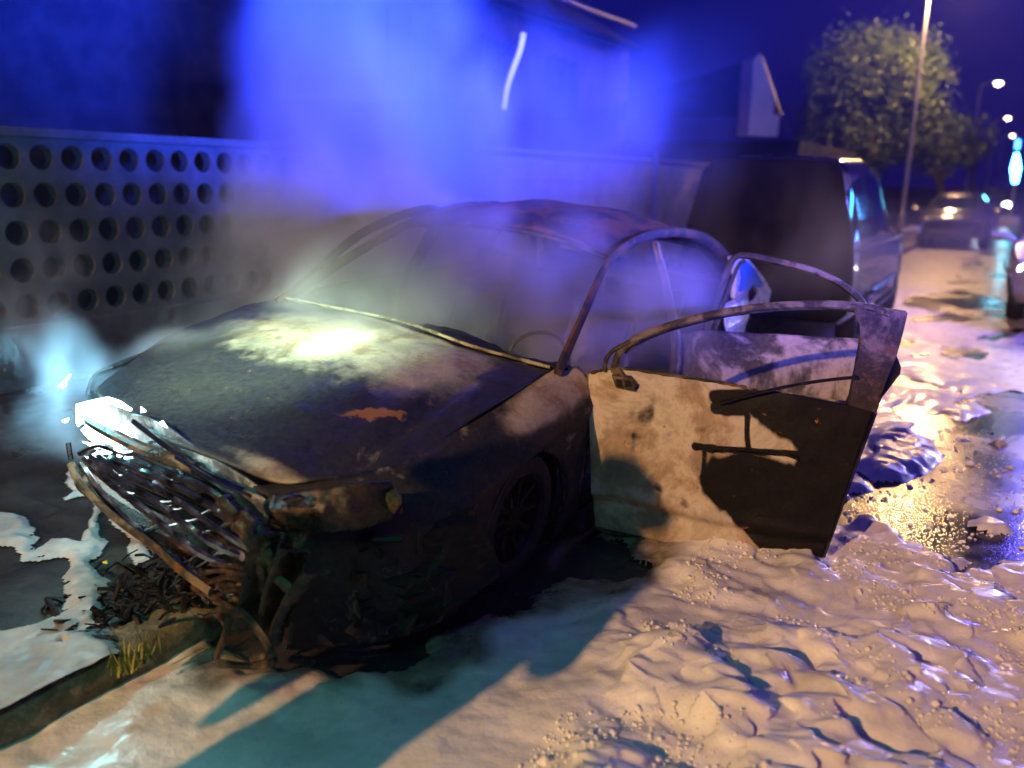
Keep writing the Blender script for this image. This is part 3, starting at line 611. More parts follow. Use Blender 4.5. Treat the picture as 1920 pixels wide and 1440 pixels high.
for _ in range(4):
    h[1:-1, 1:-1] = (h[1:-1, 1:-1]*2+h[:-2, 1:-1]+h[2:, 1:-1]+h[1:-1, :-2]+h[1:-1, 2:])/6
frs = sstep(-.1, .3, nz(4.5, 3, 410)); h += rightness*(.006*cell(.036, 7.)*frs+.005*cell(.020, 5.)*frs+.0025*nz(40, 2, 18)*frs)
h += (1-rightness)*(.020*(nz(2.2, 3, 40)+.6)+.003*nz(14, 3, 2))+.05*rightness*np.maximum(0, nz(1.6, 2, 50))
h = h*(.2+.8*far_f**1.5)*np.where(Y > 6, .5+.5*far_f, 1)*(1-.5*sstep(3.6, 5, Y))
m0 = np.maximum(np.maximum(bm_, pm), pm2)
h = h*sstep(.0, -.09, m0)**.5-.02*sstep(-.02, .02, m0)
isl = gz([(1600, 880), (1625, 825), (1690, 812), (1745, 830), (1765, 880), (1700, 905), (1640, 905)]); h = np.maximum(h, sstep(-.03, .12, sdf(XY, isl))*(.05+.03*bil(9, 7, .6, 2.)))
for L in ([(1815, 985), (1850, 972), (1890, 990), (1860, 1005)], [(1745, 1052), (1775, 1042), (1800, 1055), (1770, 1066)], [(1860, 830), (1900, 822), (1910, 838), (1870, 842)], [(1560, 905), (1600, 895), (1625, 915), (1580, 930)]):
    h = np.maximum(h, sstep(-.02, .05, sdf(XY, gz(L)))*.04)
G = np.stack([X, Y, h], -1); G[..., 0] += .5*h*nz(11, 2, 60)*rightness; keep = (h[:-1, :-1] > .001) & (h[1:, 1:] > .001)
n = N('fire_foam'); c = n.ramp(n.noise(3.5, 8, .7), [(.3, (.52, .50, .47)), (.6, (.76, .74, .72))])
c = n.mix(n.rng(n.attr('dirt'), .35, .65), c, n.ramp(n.noise(12, 6, .7), [(.35, (.10, .08, .06)), (.7, (.36, .30, .24))]))
n.set('Base Color', c); n.set('Roughness', n.rng(n.noise(8, 5), .3, .7, .22, .6)); n.set('Subsurface Weight', .0); n.set('Coat Weight', .22); n.set('Coat Roughness', .16)
n.bump(n.math('ADD', n.noise(70, 4, .7), n.math('MULTIPLY', n.vor(75), .5)), .36, .005); M_foam = n.m
dirt = .25+.30*nz(1.7, 5, 70)+.6*sstep(.35, 0, -m0)*sstep(.5, -.2, X+1.2-.5*(Y-2))*.6+.45*sstep(.01, .0, np.abs(bil(9.5, 4.1, 1, 1.4)))*0
foam = MB().grid(G, keep).build('fire_foam', M_foam, attrs=None)
at = foam.data.attributes.new('dirt', 'FLOAT', 'POINT')
co = np.zeros(len(foam.data.vertices)*3, np.float32); foam.data.vertices.foreach_get('co', co); co = co.reshape(-1, 3)
xy2 = co[:, :2]+.1*np.stack([fbm(np.stack([co[:, 0]*2.5, co[:, 1]*2.5, 5+0*co[:, 0]], -1), 3), fbm(np.stack([co[:, 0]*2.5, co[:, 1]*2.5, 9+0*co[:, 0]], -1), 3)], -1).astype(float)
dd = sdf(xy2.astype(float), burn); dv = .22+.28*fbm(np.stack([co[:, 0]*2.2, co[:, 1]*2.2, 0*co[:, 0]+3], -1), 5)+.5*sstep(-.30, .02, dd); at.data.foreach_set('value', dv.astype(np.float32))
tag(foam, kind='stuff')
# bubbles drifting on the puddle
m = MB(); cnt = 0; pp_ = np.array(pud)
while cnt < 700:
    x, y = rng.uniform(-.75, .35), rng.uniform(3.4, 6.3)
    if not inpoly(np.array([[x, y]]), pud)[0]: continue
    r = float(np.exp(rng.normal(math.log(.0048), .5)));
    if perlin(np.array([x*4, y*4, 3.])) < -.15: continue
    m.lathe([(r, 0), (r*.92, r*.35), (r*.6, r*.7), (.0002, r*.85)], (x, y, .0015), 'z', 8); cnt += 1
n = N('bubble_film'); n.set('Base Color', (.85, .85, .88)); n.set('Roughness', .12); n.set('Specular IOR Level', 1.0)
bb = m.build('foam_bubbles', n.m); tag(bb, kind='stuff')

m = MB(); cnt = 0; xg, yg = xa, ya
while cnt < 3200:
    y = 1.25+rng.random()**1.4*3.0; x = rng.uniform(-1.0, .42)
    if perlin(np.array([x*2.6, y*3.4, 8.2]))+.5*perlin(np.array([x*9, y*9, 2.2])) < .12: continue
    i, j = np.searchsorted(xg, x), np.searchsorted(yg, y); z = h[min(i, len(xg)-1), min(j, len(yg)-1)]
    if z < .008: continue
    r = float(np.exp(rng.normal(math.log(.0042), .45))); m.lathe([(r, -r*.3), (r*.95, r*.3), (r*.6, r*.75), (.0002, r*.95)], (x, y, z), 'z', 7); cnt += 1
tag(m.build('froth', M_foam), kind='stuff')
# ---- foam and debris on the pavement
xa = np.linspace(-4.6, -2.30, 250); ya = np.linspace(.9, 4.2, 300); X, Y = np.meshgrid(xa, ya, indexing='ij'); Z0 = np.zeros_like(X)
XY = np.stack([X+.03*nz(6, 3, 5), Y+.03*nz(6, 3, 9)], -1); ZP = .135
A1 = gz([(-80, 950), (15, 958), (62, 968), (66, 1030), (95, 1005), (150, 1015), (158, 985), (165, 942), (180, 940), (195, 1015), (193, 1060), (210, 1120), (200, 1165), (150, 1182), (60, 1215), (-80, 1260)], ZP)
A2 = gz([(-80, 1215), (60, 1195), (160, 1180), (215, 1195), (240, 1230), (268, 1240), (266, 1268), (180, 1305), (90, 1345), (-80, 1450)], ZP)
Hh = [gz([(-80, 1020), (20, 1022), (40, 1048), (110, 1045), (122, 1062), (118, 1100), (100, 1150), (50, 1168), (-80, 1180)], ZP)]
A3 = gz([(115, 930), (125, 925), (128, 880), (145, 872), (165, 900), (185, 925), (150, 928), (120, 938)], ZP); A4 = gz([(205, 965), (240, 975), (265, 1000), (300, 1025), (258, 1060), (235, 1025)], ZP)
sd = np.maximum.reduce([sdf(XY, A1), sdf(XY, A2), sdf(XY, A3), sdf(XY, A4)])
for q_ in Hh: sd = np.minimum(sd, -sdf(XY, q_))
sd = sd-.03*np.maximum(0, nz(9, 4, 2)-.25)*sstep(1.9, 1.3, Y)*4
h = .12+.008+sstep(0, .05, sd)*(.018+.012*nz(4, 3, 12)+.003*nz(25, 2, 3)); G = np.stack([X, Y, h], -1); keep = (sd[:-1, :-1] > 0) & (sd[1:, 1:] > 0)
pf = MB().grid(G, keep).build('pavement_foam', plain('pavement_foam', (.36, .36, .36), .5, 0, None, 1, .3, 6, .5)); tag(pf, kind='stuff')
m = MB()
for k in range(520):
    x, y = rng.normal(-2.55, .16), rng.normal(1.95, .28)
    if y < 1.35 or x > -2.31: continue
    a = rng.uniform(0, PI); l = rng.uniform(.01, .05); z = .13+max(0, .08-.25*math.hypot(x+2.5, y-2.0))*rng.uniform(.2, 1)
    v = np.array([math.cos(a)*l, math.sin(a)*l, rng.normal()*l*.5]); m.tube([np.array((x, y, z))-v, np.array((x, y, z+.01)), np.array((x, y, z))+v], rng.uniform(.003, .012), 5, rng.uniform(.4, 1))
tag(m.build('charred_debris', M_char), kind='stuff')
# long scorched strips fallen off the bumper
for k, L in enumerate([[(365, 1080), (400, 1095), (440, 1112)], [(350, 1052), (390, 1060), (425, 1066)], [(330, 1100), (365, 1112), (395, 1128)], [(300, 1130), (345, 1125), (380, 1135)], [(370, 1150), (410, 1160), (440, 1180)], [(220, 1050), (240, 1070), (262, 1085)]]):
    P = spline([atz(x, y, .17-.01*k) for x, y in L], 14); P[:, 2] += .01*np.sin(np.arange(14)*.7+k)
    mm = MB().tube(P, .008+.004*np.sin(np.arange(14)*1.1+k)**2, 6, .6)
    o = mm.build('bumper_strip', M_brown if k < 5 else M_frame)
    tag(o, ['scorched brown plastic strip lying lowest under the torn grille end', 'short brown strip just below the lower grille bars', 'thin charred strip on the debris near the kerb', 'charred strip farthest left on the brown debris heap', 'curled brown strip beside the hanging bumper loop', 'pale splinter on the pavement near the yellow leaf'][k], 'strip', 'plastic strips fallen from the bumper')
# yellow leaf and weed
lf = atz(197, 1055, .16); m = MB()
m.add([lf+np.array(v) for v in ((-.016, 0, 0), (-.005, .011, .006), (.014, .004, .002), (.016, -.004, 0), (0, -.010, .005))], [(0, 1, 2, 3, 4)])
tag(m.build('leaf', plain('yellow_leaf', (.75, .70, .02), .5), solid=.002), 'small yellow leaf on the edge of the white foam patch on the pavement', 'leaf')
m = MB(); wc = atz(248, 1250, .125)
for k in range(70):
    a = rng.uniform(0, 2*PI); l = rng.uniform(.03, .09); b0 = wc+np.array([rng.normal()*.02, rng.normal()*.04, 0]); t = np.array([math.cos(a)*.03, math.sin(a)*.03, l])
    sd_ = np.array([-math.sin(a), math.cos(a), 0])*.0035; m.add([b0-sd_, b0+sd_, b0+t*.6+sd_*.8, b0+t, b0+t*.6-sd_*.8], [(0, 1, 2, 3, 4)])
tag(m.build('weed', plain('weed_green', (.22, .22, .03), .6)), 'yellow green weed growing on the kerb edge', 'plant')

# ================================================================== WALLS AND BUILDINGS
def cellwall(x, y0, ncol, zs, p=.23, q=.26, r=.088, th=.10):
    m = MB(); K = 16
    for j in range(ncol):
        for zc in zs:
            yc = y0+j*p; V = []; sq = []
            for k in range(K):
                a = 2*PI*k/K+PI/K*0; c_, s_ = math.cos(a), math.sin(a); mx = max(abs(c_), abs(s_)); sq.append((c_/mx*p/2, s_/mx*q/2))
            for d_ in (0, -th):
                for k in range(K): V.append((x+d_, yc+sq[k][0], zc+sq[k][1]))
                for k in range(K): a = 2*PI*k/K; V.append((x+d_-(0 if d_ else .0), yc+r*math.cos(a), zc+r*math.sin(a)))
            F_ = []
            for k in range(K):
                k2 = (k+1) % K; F_ += [(k, k2, K+k2, K+k), (2*K+k, 3*K+k, 3*K+k2, 2*K+k2), (K+k, K+k2, 3*K+k2, 3*K+k)]
            m.add(V, F_)
    return m
XW = -6.0
M_conc = plain('old_concrete', (.065, .058, .055), .85, 0, None, 1, .45, 3, .4)
wl = empty('screen_block_wall', (XW, 3.2, .12)); tag(wl, 'concrete garden wall of pierced blocks with rows of round holes', 'wall')
def bw(mb, name, mat, par=wl, **k):
    o = mb.build(name, mat, par, **k); o.location = tuple(-np.array(par.location)); return o
zs = [.71+.26*k for k in range(5)]
bw(cellwall(XW, 1.62, 22, zs), 'pierced_blocks', M_conc, smooth=False)
bw(MB().box((XW-.05, 3.9, .35), (.07, 3.1, .228)), 'plinth', M_conc, smooth=False, bevel=.01)
m = MB()
bw(MB().box((XW-.05, 3.9, 1.915), (.09, 3.12, .033)), 'coping', M_conc, smooth=False, bevel=.01)
for y in (6.92,): bw(MB().box((XW-.04, y, 1.03), (.12, .16, .91)), 'pillar', M_conc, smooth=False, bevel=.012)
w2 = empty('rendered_wall', (XW, 16, .12)); tag(w2, 'pale rendered wall with shallow horizontal grooves behind the parked van', 'wall')
m = MB(); z = .12; 
while z < 1.9:
    m.box((XW-.05, 17.1, z+.10), (.06, 10.0, .097)); m.box((XW-.065, 17.1, z+.20), (.06, 10.0, .012)); z += .215
bw(m, 'grooved_panel', plain('pale_render', (.50, .42, .34), .8, 0, None, 1, .3, 2), w2, smooth=False); bw(MB().box((XW-.05, 17.1, 1.98), (.09, 10.02, .04)), 'coping', M_conc, w2, smooth=False)
pt = atX(1228, 340, XW+.14); m = MB(); m.tube([(pt[0], pt[1], .12), (pt[0], pt[1], 2.15)], .03, 8)
for k in range(8): m.tube([(pt[0], pt[1], .3+.23*k), (pt[0], pt[1], .36+.23*k)], .045, 8)
tag(m.build('wall_pipe', plain('blue_pipe', (.25, .3, .7), .3)), 'thin vertical pipe fixed to the pale wall left of the van', 'pipe')

# houses behind the walls
M_dark = plain('dark_plaster', (.003, .003, .008), .85, 0, None, 1, .3, 1.5); M_tile = plain('roof_tiles', (.014, .012, .016), .7, 0, None, 1, .4, 6); M_pale = plain('pale_plaster', (.85, .74, .74), .8, 0, None, 1, .12, 2)
ha = empty('dark_house', (-12, 14, 0)); tag(ha, 'dark two storey house with a long roof edge coloured blue for the light on it', 'house')
def hb(mb, name, mat, par, **k): o = mb.build(name, mat, par, smooth=False, **k); o.location = tuple(-np.array(par.location)); return o
hb(MB().box((-12.2, 9.5, 2.4), (3.6, 10.1, 2.4)), 'wall', M_dark, ha)
e1 = atX(1050, -3, -8.3); e2 = atX(1190, 50, -8.3)
m = MB(); m.tube([atX(980, -30, -8.3), e1, atX(1145, 34, -8.3), e2], .06, 8); hb(m, 'gutter', plain('blue_lit_gutter', (.03, .04, .20), .5), ha)  # blue light along the gutter put into its colour
m = MB(); y0, y1 = -1, 19.6; m.prism([(-16.4, 4.7), (-8.2, 4.7), (-12.2, 6.9)], lambda a, b, c: np.array([a, c, b]), y0, y1); hb(m, 'roof', M_tile, ha)
for yk in (11, 13.6, 16.2):
    w_ = hb(MB().box((-8.58, yk, 3.5), (.03, .5, .6)), 'window', M_glass, ha); fr = MB()
    for a, b, c_, d_ in ((0, -.62, .54, .03), (0, .62, .54, .03), (-.53, 0, .03, .62), (.53, 0, .03, .62), (0, 0, .02, .6)): fr.box((-8.54, yk+a, 3.5+b), (.03, c_, d_))
    hb(fr, 'frame', M_dark, ha, )
# pale wall sliver, its lamplight put in as emission
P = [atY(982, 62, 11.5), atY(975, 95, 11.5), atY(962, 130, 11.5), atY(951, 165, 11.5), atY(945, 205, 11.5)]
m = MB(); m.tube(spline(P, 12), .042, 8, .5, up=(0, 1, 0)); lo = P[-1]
fl = m.build('glowing_sliver', plain('emissive_sliver', (.85, .80, .82), .5, 0, (.9, .72, 1, 1), .75, .05)); tag(fl, 'leaning pale wall sliver given its own glow, above the smoke', 'wall sliver')
m = MB(); m.tube([P[-1], P[-1]*np.array([1, 1, 0])], .03, 6); m.tube([P[0], P[0]+np.array([-1.8, 1.5, -.4])], .03, 6); o = m.build('bracket', M_dark, fl)
hbn = empty('gabled_house', (-10, 20, 0)); tag(hbn, 'house with a tall pale gable end rising beside the tree', 'house')
GP = [(1403, 254), (1413, 112), (1424, 100), (1436, 130), (1462, 212), (1458, 257)]
T_ = [atY(x, y, 19)[[0, 2]] for x, y in GP]; g0 = atY(1430, 250, 19); gn = np.array([.93, -.37, 0])
G3 = [CO+ray(x, y)*(((g0-CO)@gn)/(ray(x, y)@gn)) for x, y in GP]; m = MB(); V = G3+[p-gn*.3 for p in G3]; k = len(GP)
m.add(V, [tuple(range(k)), tuple(range(2*k-1, k-1, -1))]+[(i, (i+1) % k, k+(i+1) % k, k+i) for i in range(k)]); hb(m, 'gable', M_pale, hbn)
gx = [p[0] for p in T_]; gzv = [p[1] for p in T_]
hb(MB().box(((min(gx)+max(gx))/2-1.6, 23, (min(gzv)-.05)/2), (2.3, 3.6, (min(gzv)-.05)/2)), 'wall', M_dark, hbn)
m = MB(); m.prism([(T_[2][0]-.05, T_[2][1]-.02), (T_[4][0]-.06, T_[4][1]), (min(gx)-3.2, T_[4][1]), (min(gx)-3.2, T_[4][1]+.4)], lambda a, b, c: np.array([a, c, b]), 19.31, 19.55); hb(m, 'roof', M_tile, hbn)

# ================================================================== STREET LAMPS
M_pole = plain('galvanised_pole', (.42, .42, .46), .45, .6, None, 1, .15)
def lampglow(name, col, s): n = N(name); n.set('Base Color', (.9, .9, .85)); n.set('Emission Color', col); n.set('Emission Strength', s); return n.m
M_lamp1 = lampglow('sodium_lens', (1, .55, .18), 60); M_lamp2 = lampglow('far_lens', (1, .72, .40), 22)
def street_lamp(lens):
    r = empty('street_lamp', (0, 0, 0)); m = MB(); m.tube([(0, 0, 0), (0, 0, .6), (0, 0, .62), (0, 0, 7.4)], [.10, .10, .075, .045], 12); m.build('pole', M_pole, r)
    m = MB(); m.tube(spline([(0, 0, 7.35), (.10, 0, 7.75), (.5, 0, 7.92), (.72, 0, 7.93)], 14), .032, 8); m.build('arm', M_pole, r)
    m = MB(); m.tube([(.66, 0, 7.93), (.75, 0, 7.93), (1.15, 0, 7.93), (1.32, 0, 7.90)], [.05, .12, .15, .05], 12, .5); hd = m.build('lamp_head', M_pole, r)
    m = MB(); m.tube([(.78, 0, 7.86), (.98, 0, 7.82), (1.2, 0, 7.86)], [.08, .20, .08], 10, .8); m.build('lens', lens, hd); return r
def tree_copy(o, parent=None):
    c = o.copy(); S.collection.objects.link(c); c.parent = parent
    for ch in list(o.children): tree_copy(ch, c)
    return c
L0 = street_lamp(M_lamp1); L0.location = (-3.45, 31, .12); tag(L0, 'nearest street lamp, its pole crossing the tree and its orange head above the frame', 'street lamp', 'street lamps along the road')
Lf = street_lamp(M_lamp2); Lf.location = (-3.35, 63, .12); tag(Lf, 'second street lamp, the tallest whose lit head is in view', 'street lamp', 'street lamps along the road')
for Y_, lb in ((95, 'third street lamp along the road, head lower than the second'), (127, 'farthest street lamp with a lit head, just right of the third'), (-14.5, 'street lamp behind the photographer lighting the burnt car')):
    c = tree_copy(Lf if Y_ > 0 else L0); c.location = (-3.35, Y_, .12) if Y_ > 0 else (-4.3, Y_, .12); tag(c, lb, 'street lamp', 'street lamps along the road')

# ================================================================== TREES
M_leaf = N('leaves'); lf_ = M_leaf.noise(1.2, 4, .7); M_leaf.set('Base Color', M_leaf.ramp(lf_, [(.35, (.018, .040, .012)), (.65, (.08, .12, .04))])); M_leaf.set('Roughness', .5); M_leaf.set('Subsurface Weight', 0); M_leaf = M_leaf.m
M_bark = plain('bark', (.07, .055, .04), .9, 0, None, 1, .4, 12, .6)
def tree(name, base, crowns, nclump, leafsz, label, group, seed):
    r_ = np.random.default_rng(seed); r = empty('tree', tuple(base)); tag(r, label, 'tree', group); B = np.array(base)
    m = MB(); top = np.mean([c[0] for c in crowns], 0)-B
    m.tube(spline([(0, 0, 0), top*.25+np.array([.1, 0, 0]), top*.6, top], 14), np.linspace(.17, .06, 14), 8)
    for c, rd in crowns:
        for k in range(4): e_ = np.array(c)-B+r_.normal(size=3)*rd*.45; m.tube(spline([top*.45, (top*.5+e_*.5), e_], 8), np.linspace(.07, .02, 8), 6)
    m.build('trunk', M_bark, r)
    V = []
    for c, rd in crowns:
        for k in range(int(nclump*np.prod(rd))):
            d = r_.normal(size=3); d /= np.linalg.norm(d); cc = np.array(c)-B+d*rd*(r_.uniform(.25, 1)**.45)*(1+.18*r_.normal())
            q = int(r_.integers(10, 24)); sp = r_.uniform(.08, .20)
            P = cc+r_.normal(size=(q, 3))*sp; a = r_.normal(size=(q, 3)); a /= np.linalg.norm(a, axis=1)[:, None]; b = np.cross(a, r_.normal(size=(q, 3))); b /= np.linalg.norm(b, axis=1)[:, None]
            s = leafsz*r_.uniform(.6, 1.3, (q, 1)); V.append(np.stack([P-a*s, P+b*s*.45, P+a*s, P-b*s*.45], 1))
    V = np.concatenate(V).reshape(-1, 3); mm = MB(); mm.add(V, [(4*i, 4*i+1, 4*i+2, 4*i+3) for i in range(len(V)//4)]); mm.build('crown', M_leaf, r, smooth=False)
C_ = lambda x, y, Y_, a, b: (atY(x, y, Y_), np.array([a, a, b]))
tb = atY(1640, 400, 34); tree('tree', (tb[0], 34, 0), [C_(1600, 150, 34, 1.7, 1.55), C_(1690, 165, 34, 1.6, 1.5), C_(1560, 235, 34, 1.35, 1.1), C_(1700, 245, 34.5, 1.6, 1.0), C_(1640, 90, 34, 1.0, .75), C_(1620, 270, 33.5, 1.5, 1.1)], 190, .07, 'broad leafy street tree lit yellow green by the nearest street lamp', 'street trees', 3)
tb = atY(1770, 395, 40); tree('tree', (tb[0], 40, 0), [C_(1775, 262, 40, 1.5, 1.1), C_(1740, 275, 40, 1.1, 1.)], 40, .11, 'small tree right of the big tree, in front of the second lamp pole', 'street trees', 5)
tb = atY(1825, 385, 60); tree('tree', (tb[0], 60, 0), [C_(1822, 285, 60, 1.1, 1.)], 50, .13, 'small dim tree at the foot of the second lamp', 'street trees', 6)
# ================================================================== VEHICLES
def loft_car(name, st, wheels, paint, glass, trim, wins, wsx, rwx, R=.32, hl=None, tl=None, lights_on=None, strips=()):
    root = empty(name, (0, 0, 0)); st = sorted(st); xs_ = np.array([s[0] for s in st])
    def I(x, k): return float(np.interp(x, xs_, [s[k] for s in st]))
    def sec(x):   # half section: list (y,z)
        w, zb, zt_, tp, wt = (I(x, k) for k in range(1, 6)); h_ = tp-zt_
        return [(0, zb), (w*.86, zb), (w*.97, zb+.10), (w, zb+.28), (w*.995, (zb+.28+zt_)/2), (w*.965, zt_), (w*.965+(wt-w*.965)*.5, zt_+h_*.45), (wt, tp-min(.10, h_*.2)), (wt*.86, tp-min(.02, h_*.05)), (wt*.5, tp), (0, tp+.01)]
    X_ = np.unique(np.concatenate([np.linspace(xs_[0], xs_[-1], 80)])); G = []
    for x in X_:
        s = sec(x); full = [(-y, z) for y, z in s]+[(y, z) for y, z in s[::-1][1:-1]]; G.append([(x, y, z) for y, z in full])
    G = np.array(G); G = np.concatenate([G, G[:, :1]], 1); k = np.ones((len(X_)-1, G.shape[1]-1), bool); c = (G[:-1, :-1]+G[1:, 1:])/2
    for wx_, in [(w,) for w in wheels]: k &= ~(((c[..., 0]-wx_)**2+(c[..., 2]-R)**2 < (R+.05)**2) & (np.abs(c[..., 1]) > .6))
    m = MB().grid(G, k); n_ = G.shape[1]; off = 0
    m.add(G[0, :-1], [tuple(range(n_-1))]); m.add(G[-1, :-1], [tuple(range(n_-2, -1, -1))]); m.build('body', paint, root)
    def side(x, f, sg, o=.006):   # f: 0 belt..1 top
        w, zb, zt_, tp, wt = (I(x, k) for k in range(1, 6)); h_ = tp-zt_; zz = zt_+(h_-min(.10, h_*.2))*f; y0 = w*.965; y = y0+(wt-y0)*(f if f > 0 else 0); return (x, sg*(y+o), zz)
    for sg in (1, -1):
        for (a, b, c0, c1) in wins:
            m = MB(); nn2 = 8; V = []; 
            for i in range(nn2):
                t = i/(nn2-1); x = a+(b-a)*t; top_ = .9*(c0+(c1-c0)*t); V += [side(x, .06, sg), side(x+.0, max(.1, top_), sg)]
            m.add(V, [(2*i, 2*i+2, 2*i+3, 2*i+1) for i in range(nn2-1)]); m.build('window', glass, root)
        for (a, b, z, th_) in strips:
            m = MB(); m.tube([(x, sg*(I(x, 1)*1.0+.008), z) for x in np.linspace(a, b, 12)], th_, 6, 1.2, up=(0, 1, 0)); m.build('trim_strip', trim, root)
        mx = wsx[0]-.15; m = MB(); m.tube([(mx, sg*(I(mx, 1)*.95), I(mx, 3)+.05), (mx+.03, sg*(I(mx, 1)+.10), I(mx, 3)+.10), (mx+.02, sg*(I(mx, 1)+.22), I(mx, 3)+.10)], [.03, .08, .07], 8, .7); m.build('wing_mirror', paint, root)
    for (a, b, nm) in ((wsx[0], wsx[1], 'windscreen'), (rwx[0], rwx[1], 'rear_window')):
        m = MB(); Gg = np.zeros((8, 9, 3))
        for i in range(8):
            x = a+(b-a)*i/7
            for j in range(9): wt = I(x, 5)*.84; y = -wt+2*wt*j/8; Gg[i, j] = (x, y, I(x, 4)+.012+.006*(1-abs(y/wt)))
        m.grid(Gg); m.build(nm, M_vglass if nm == 'rear_window' else glass, root)
    for wx_ in wheels:
        for sg in (1, -1):
            t = wheel(wx_, sg*(I(wx_, 1)-.12), R, sg, R, parent=root, rim=trim)
    for sg in (1, -1):
        for spec, nm, mt in ((hl, 'headlight', lights_on or trim), (tl, 'tail_light', M_tail)):
            if spec: m = MB(); x, y, z, a, b, c_ = spec; m.lathe([(.001, .5), (.45, .47), (.8, .3), (1, 0), (.9, -.5)], (0, 0, 0), 'x', 14); V = m.v[0]*np.array([(a if nm == 'headlight' else -a), b, c_])+np.array([x, sg*y, z]); m.v[0] = V; m.build(nm, mt, root)
    return root
M_tail = plain('tail_light_red', (.4, .02, .02), .15); 
def gloss(name, c, r=.12): n = N(name); n.set('Base Color', c); n.set('Roughness', r); n.set('Coat Weight', 1.); n.set('Coat Roughness', .04); n.bump(n.noise(3, 2), .02, .01); return n.m
M_trim = plain('bright_trim', (.75, .75, .78), .18, .9, None, 1, .1)
M_head = lampglow('headlight_lens', (.85, .88, 1), 30)
M_van = N('dark_van_paint');  _s = M_van.t.nodes.new('ShaderNodeSeparateXYZ'); M_van.t.links.new(M_van.tc.outputs['Object'], _s.inputs[0])
_f = M_van.rng(_s.outputs['X'], -2.0, -1.9); M_van.set('Roughness', M_van.math('SUBTRACT', .85, M_van.math('MULTIPLY', _f, .65))); M_van.set('Base Color', M_van.mix(M_van.math('MULTIPLY', _f, M_van.rng(_s.outputs['Z'], 1.75, 1.7)), (.007, .007, .009), (.40, .40, .46))); M_van.set('Coat Weight', _f); M_van.set('Coat Roughness', .05); M_van.set('Specular IOR Level', M_van.math('MULTIPLY', _f, .6)); M_van = M_van.m; M_vglass = plain('dull_black_glass', (.006, .006, .009), .8, 0, None, 1, .2, 9, .1, .05); M_silver = gloss('silver_paint', (.42, .40, .44), .22); M_grey = gloss('dark_car_paint', (.03, .03, .05), .2)  # van colour: near black at the rear and on the roof, silver elsewhere
vst = [(-2.16, .72, .42, .95, 1.10, .66), (-2.12, .80, .36, 1.02, 1.55, .62), (-2.02, .86, .32, 1.06, 1.84, .66), (-1.8, .89, .28, 1.07, 1.89, .68), (-.6, .90, .26, 1.06, 1.91, .69), (.2, .90, .26, 1.04, 1.86, .67), (.55, .90, .26, 1.02, 1.74, .64), (1.25, .89, .26, 1.0, 1.13, .60), (1.9, .86, .30, .92, .98, .56), (2.15, .76, .34, .80, .84, .50), (2.22, .62, .40, .70, .72, .4)]
van = loft_car('parked_van', vst, (-1.35, 1.38), M_van, M_glass, M_trim, [(-1.95, -1.15, .8, 1), (-1.05, -.05, 1, 1), (.05, .92, 1, .9)], (1.18, .58), (-2.145, -2.03), R=.31, hl=(2.08, .62, .72, .10, .16, .09), strips=[(-1.95, 1.1, 1.02, .014), (-1.0, .95, .55, .022), (-.9, .9, .32, .014)])
van.location = (-2.15, 10.35, 0); van.rotation_euler = (0, 0, PI/2); tag(van, 'tall van with a black rear behind the burnt car, blue light in its side windows', 'van')
cst = [(-2.2, .66, .42, .85, .90, .5), (-2.1, .80, .32, .92, 1.0, .58), (-1.5, .88, .25, .93, 1.30, .56), (-.9, .90, .24, .93, 1.46, .58), (.2, .90, .24, .93, 1.45, .58), (.5, .90, .24, .92, 1.34, .56), (1.1, .88, .24, .90, .97, .58), (1.9, .82, .28, .78, .84, .52), (2.12, .70, .32, .64, .68, .46), (2.2, .55, .38, .55, .58, .4)]
wins = [(-1.45, -.75, .5, 1), (-.65, .1, 1, 1), (.2, .85, 1, .6)]
pc = loft_car('patrol_car', cst, (-1.3, 1.35), M_silver, M_glass, M_trim, wins, (1.05, .52), (-2.0, -1.2), hl=(1.98, .60, .68, .12, .18, .09), lights_on=M_head, strips=[(-1.9, 1.8, .60, .03)])
pc.location = (.82, 13.4, 0); pc.rotation_euler = (0, 0, -PI/2); tag(pc, 'silver patrol car facing the burnt car at the right edge', 'car')
m = MB(); m.box((-.1, 0, 1.50), (.12, .55, .05)); lb = m.build('light_bar', lampglow('blue_beacon', (.05, .2, 1), 25), pc, bevel=.02)
fc = loft_car('parked_car', cst, (-1.3, 1.35), M_grey, M_glass, M_trim, wins, (1.05, .52), (-2.0, -1.2), hl=(1.98, .60, .68, .12, .18, .09))
q = atY(1795, 340, 25); fc.location = (q[0], 27, 0); fc.rotation_euler = (0, 0, -PI/2); tag(fc, 'dark parked car farther up the kerb with orange light on its roof', 'car')
dc = loft_car('distant_car', cst, (-1.3, 1.35), M_grey, M_glass, M_trim, wins, (1.05, .52), (-2.0, -1.2), hl=(2.1, .60, .68, .12, .20, .14), lights_on=M_head)
q = atY(1868, 358, 52); dc.location = (q[0], 54, 0); dc.rotation_euler = (0, 0, -PI/2); tag(dc, 'distant car with bright headlights far up the road', 'car')
# lit mast of a fire engine far up the road
fe = empty('light_mast', tuple(atY(1905, 355, 45)*np.array([1, 1, 0]))); tag(fe, 'tall glowing blue white light mast at the far right of the road', 'light')
p0, p1, p2 = atY(1903, 343, 45), atY(1906, 288, 45), atY(1909, 262, 45); bl = np.array(fe.location)
fe.location = (p0[0], 45, 0); bl = np.array(fe.location)
m = MB(); m.tube([(0, 0, 0), (0, 0, p0[2])], .05, 8); m.box((0, 0, .15), (.4, .4, .15)); m.build('stand', M_pole, fe)
m = MB(); m.tube([p0-bl, (p0+p1)/2-bl, p1-bl], [.10, .20, .07], 10); m.build('light_tube', lampglow('mast_light', (.10, .75, 1), 22), fe)
m = MB(); m.tube([p1-bl+np.array([0, 0, .2]), p2-bl], .10, 8); m.build('beacon', lampglow('mast_beacon', (.03, .3, 1), 8), fe)

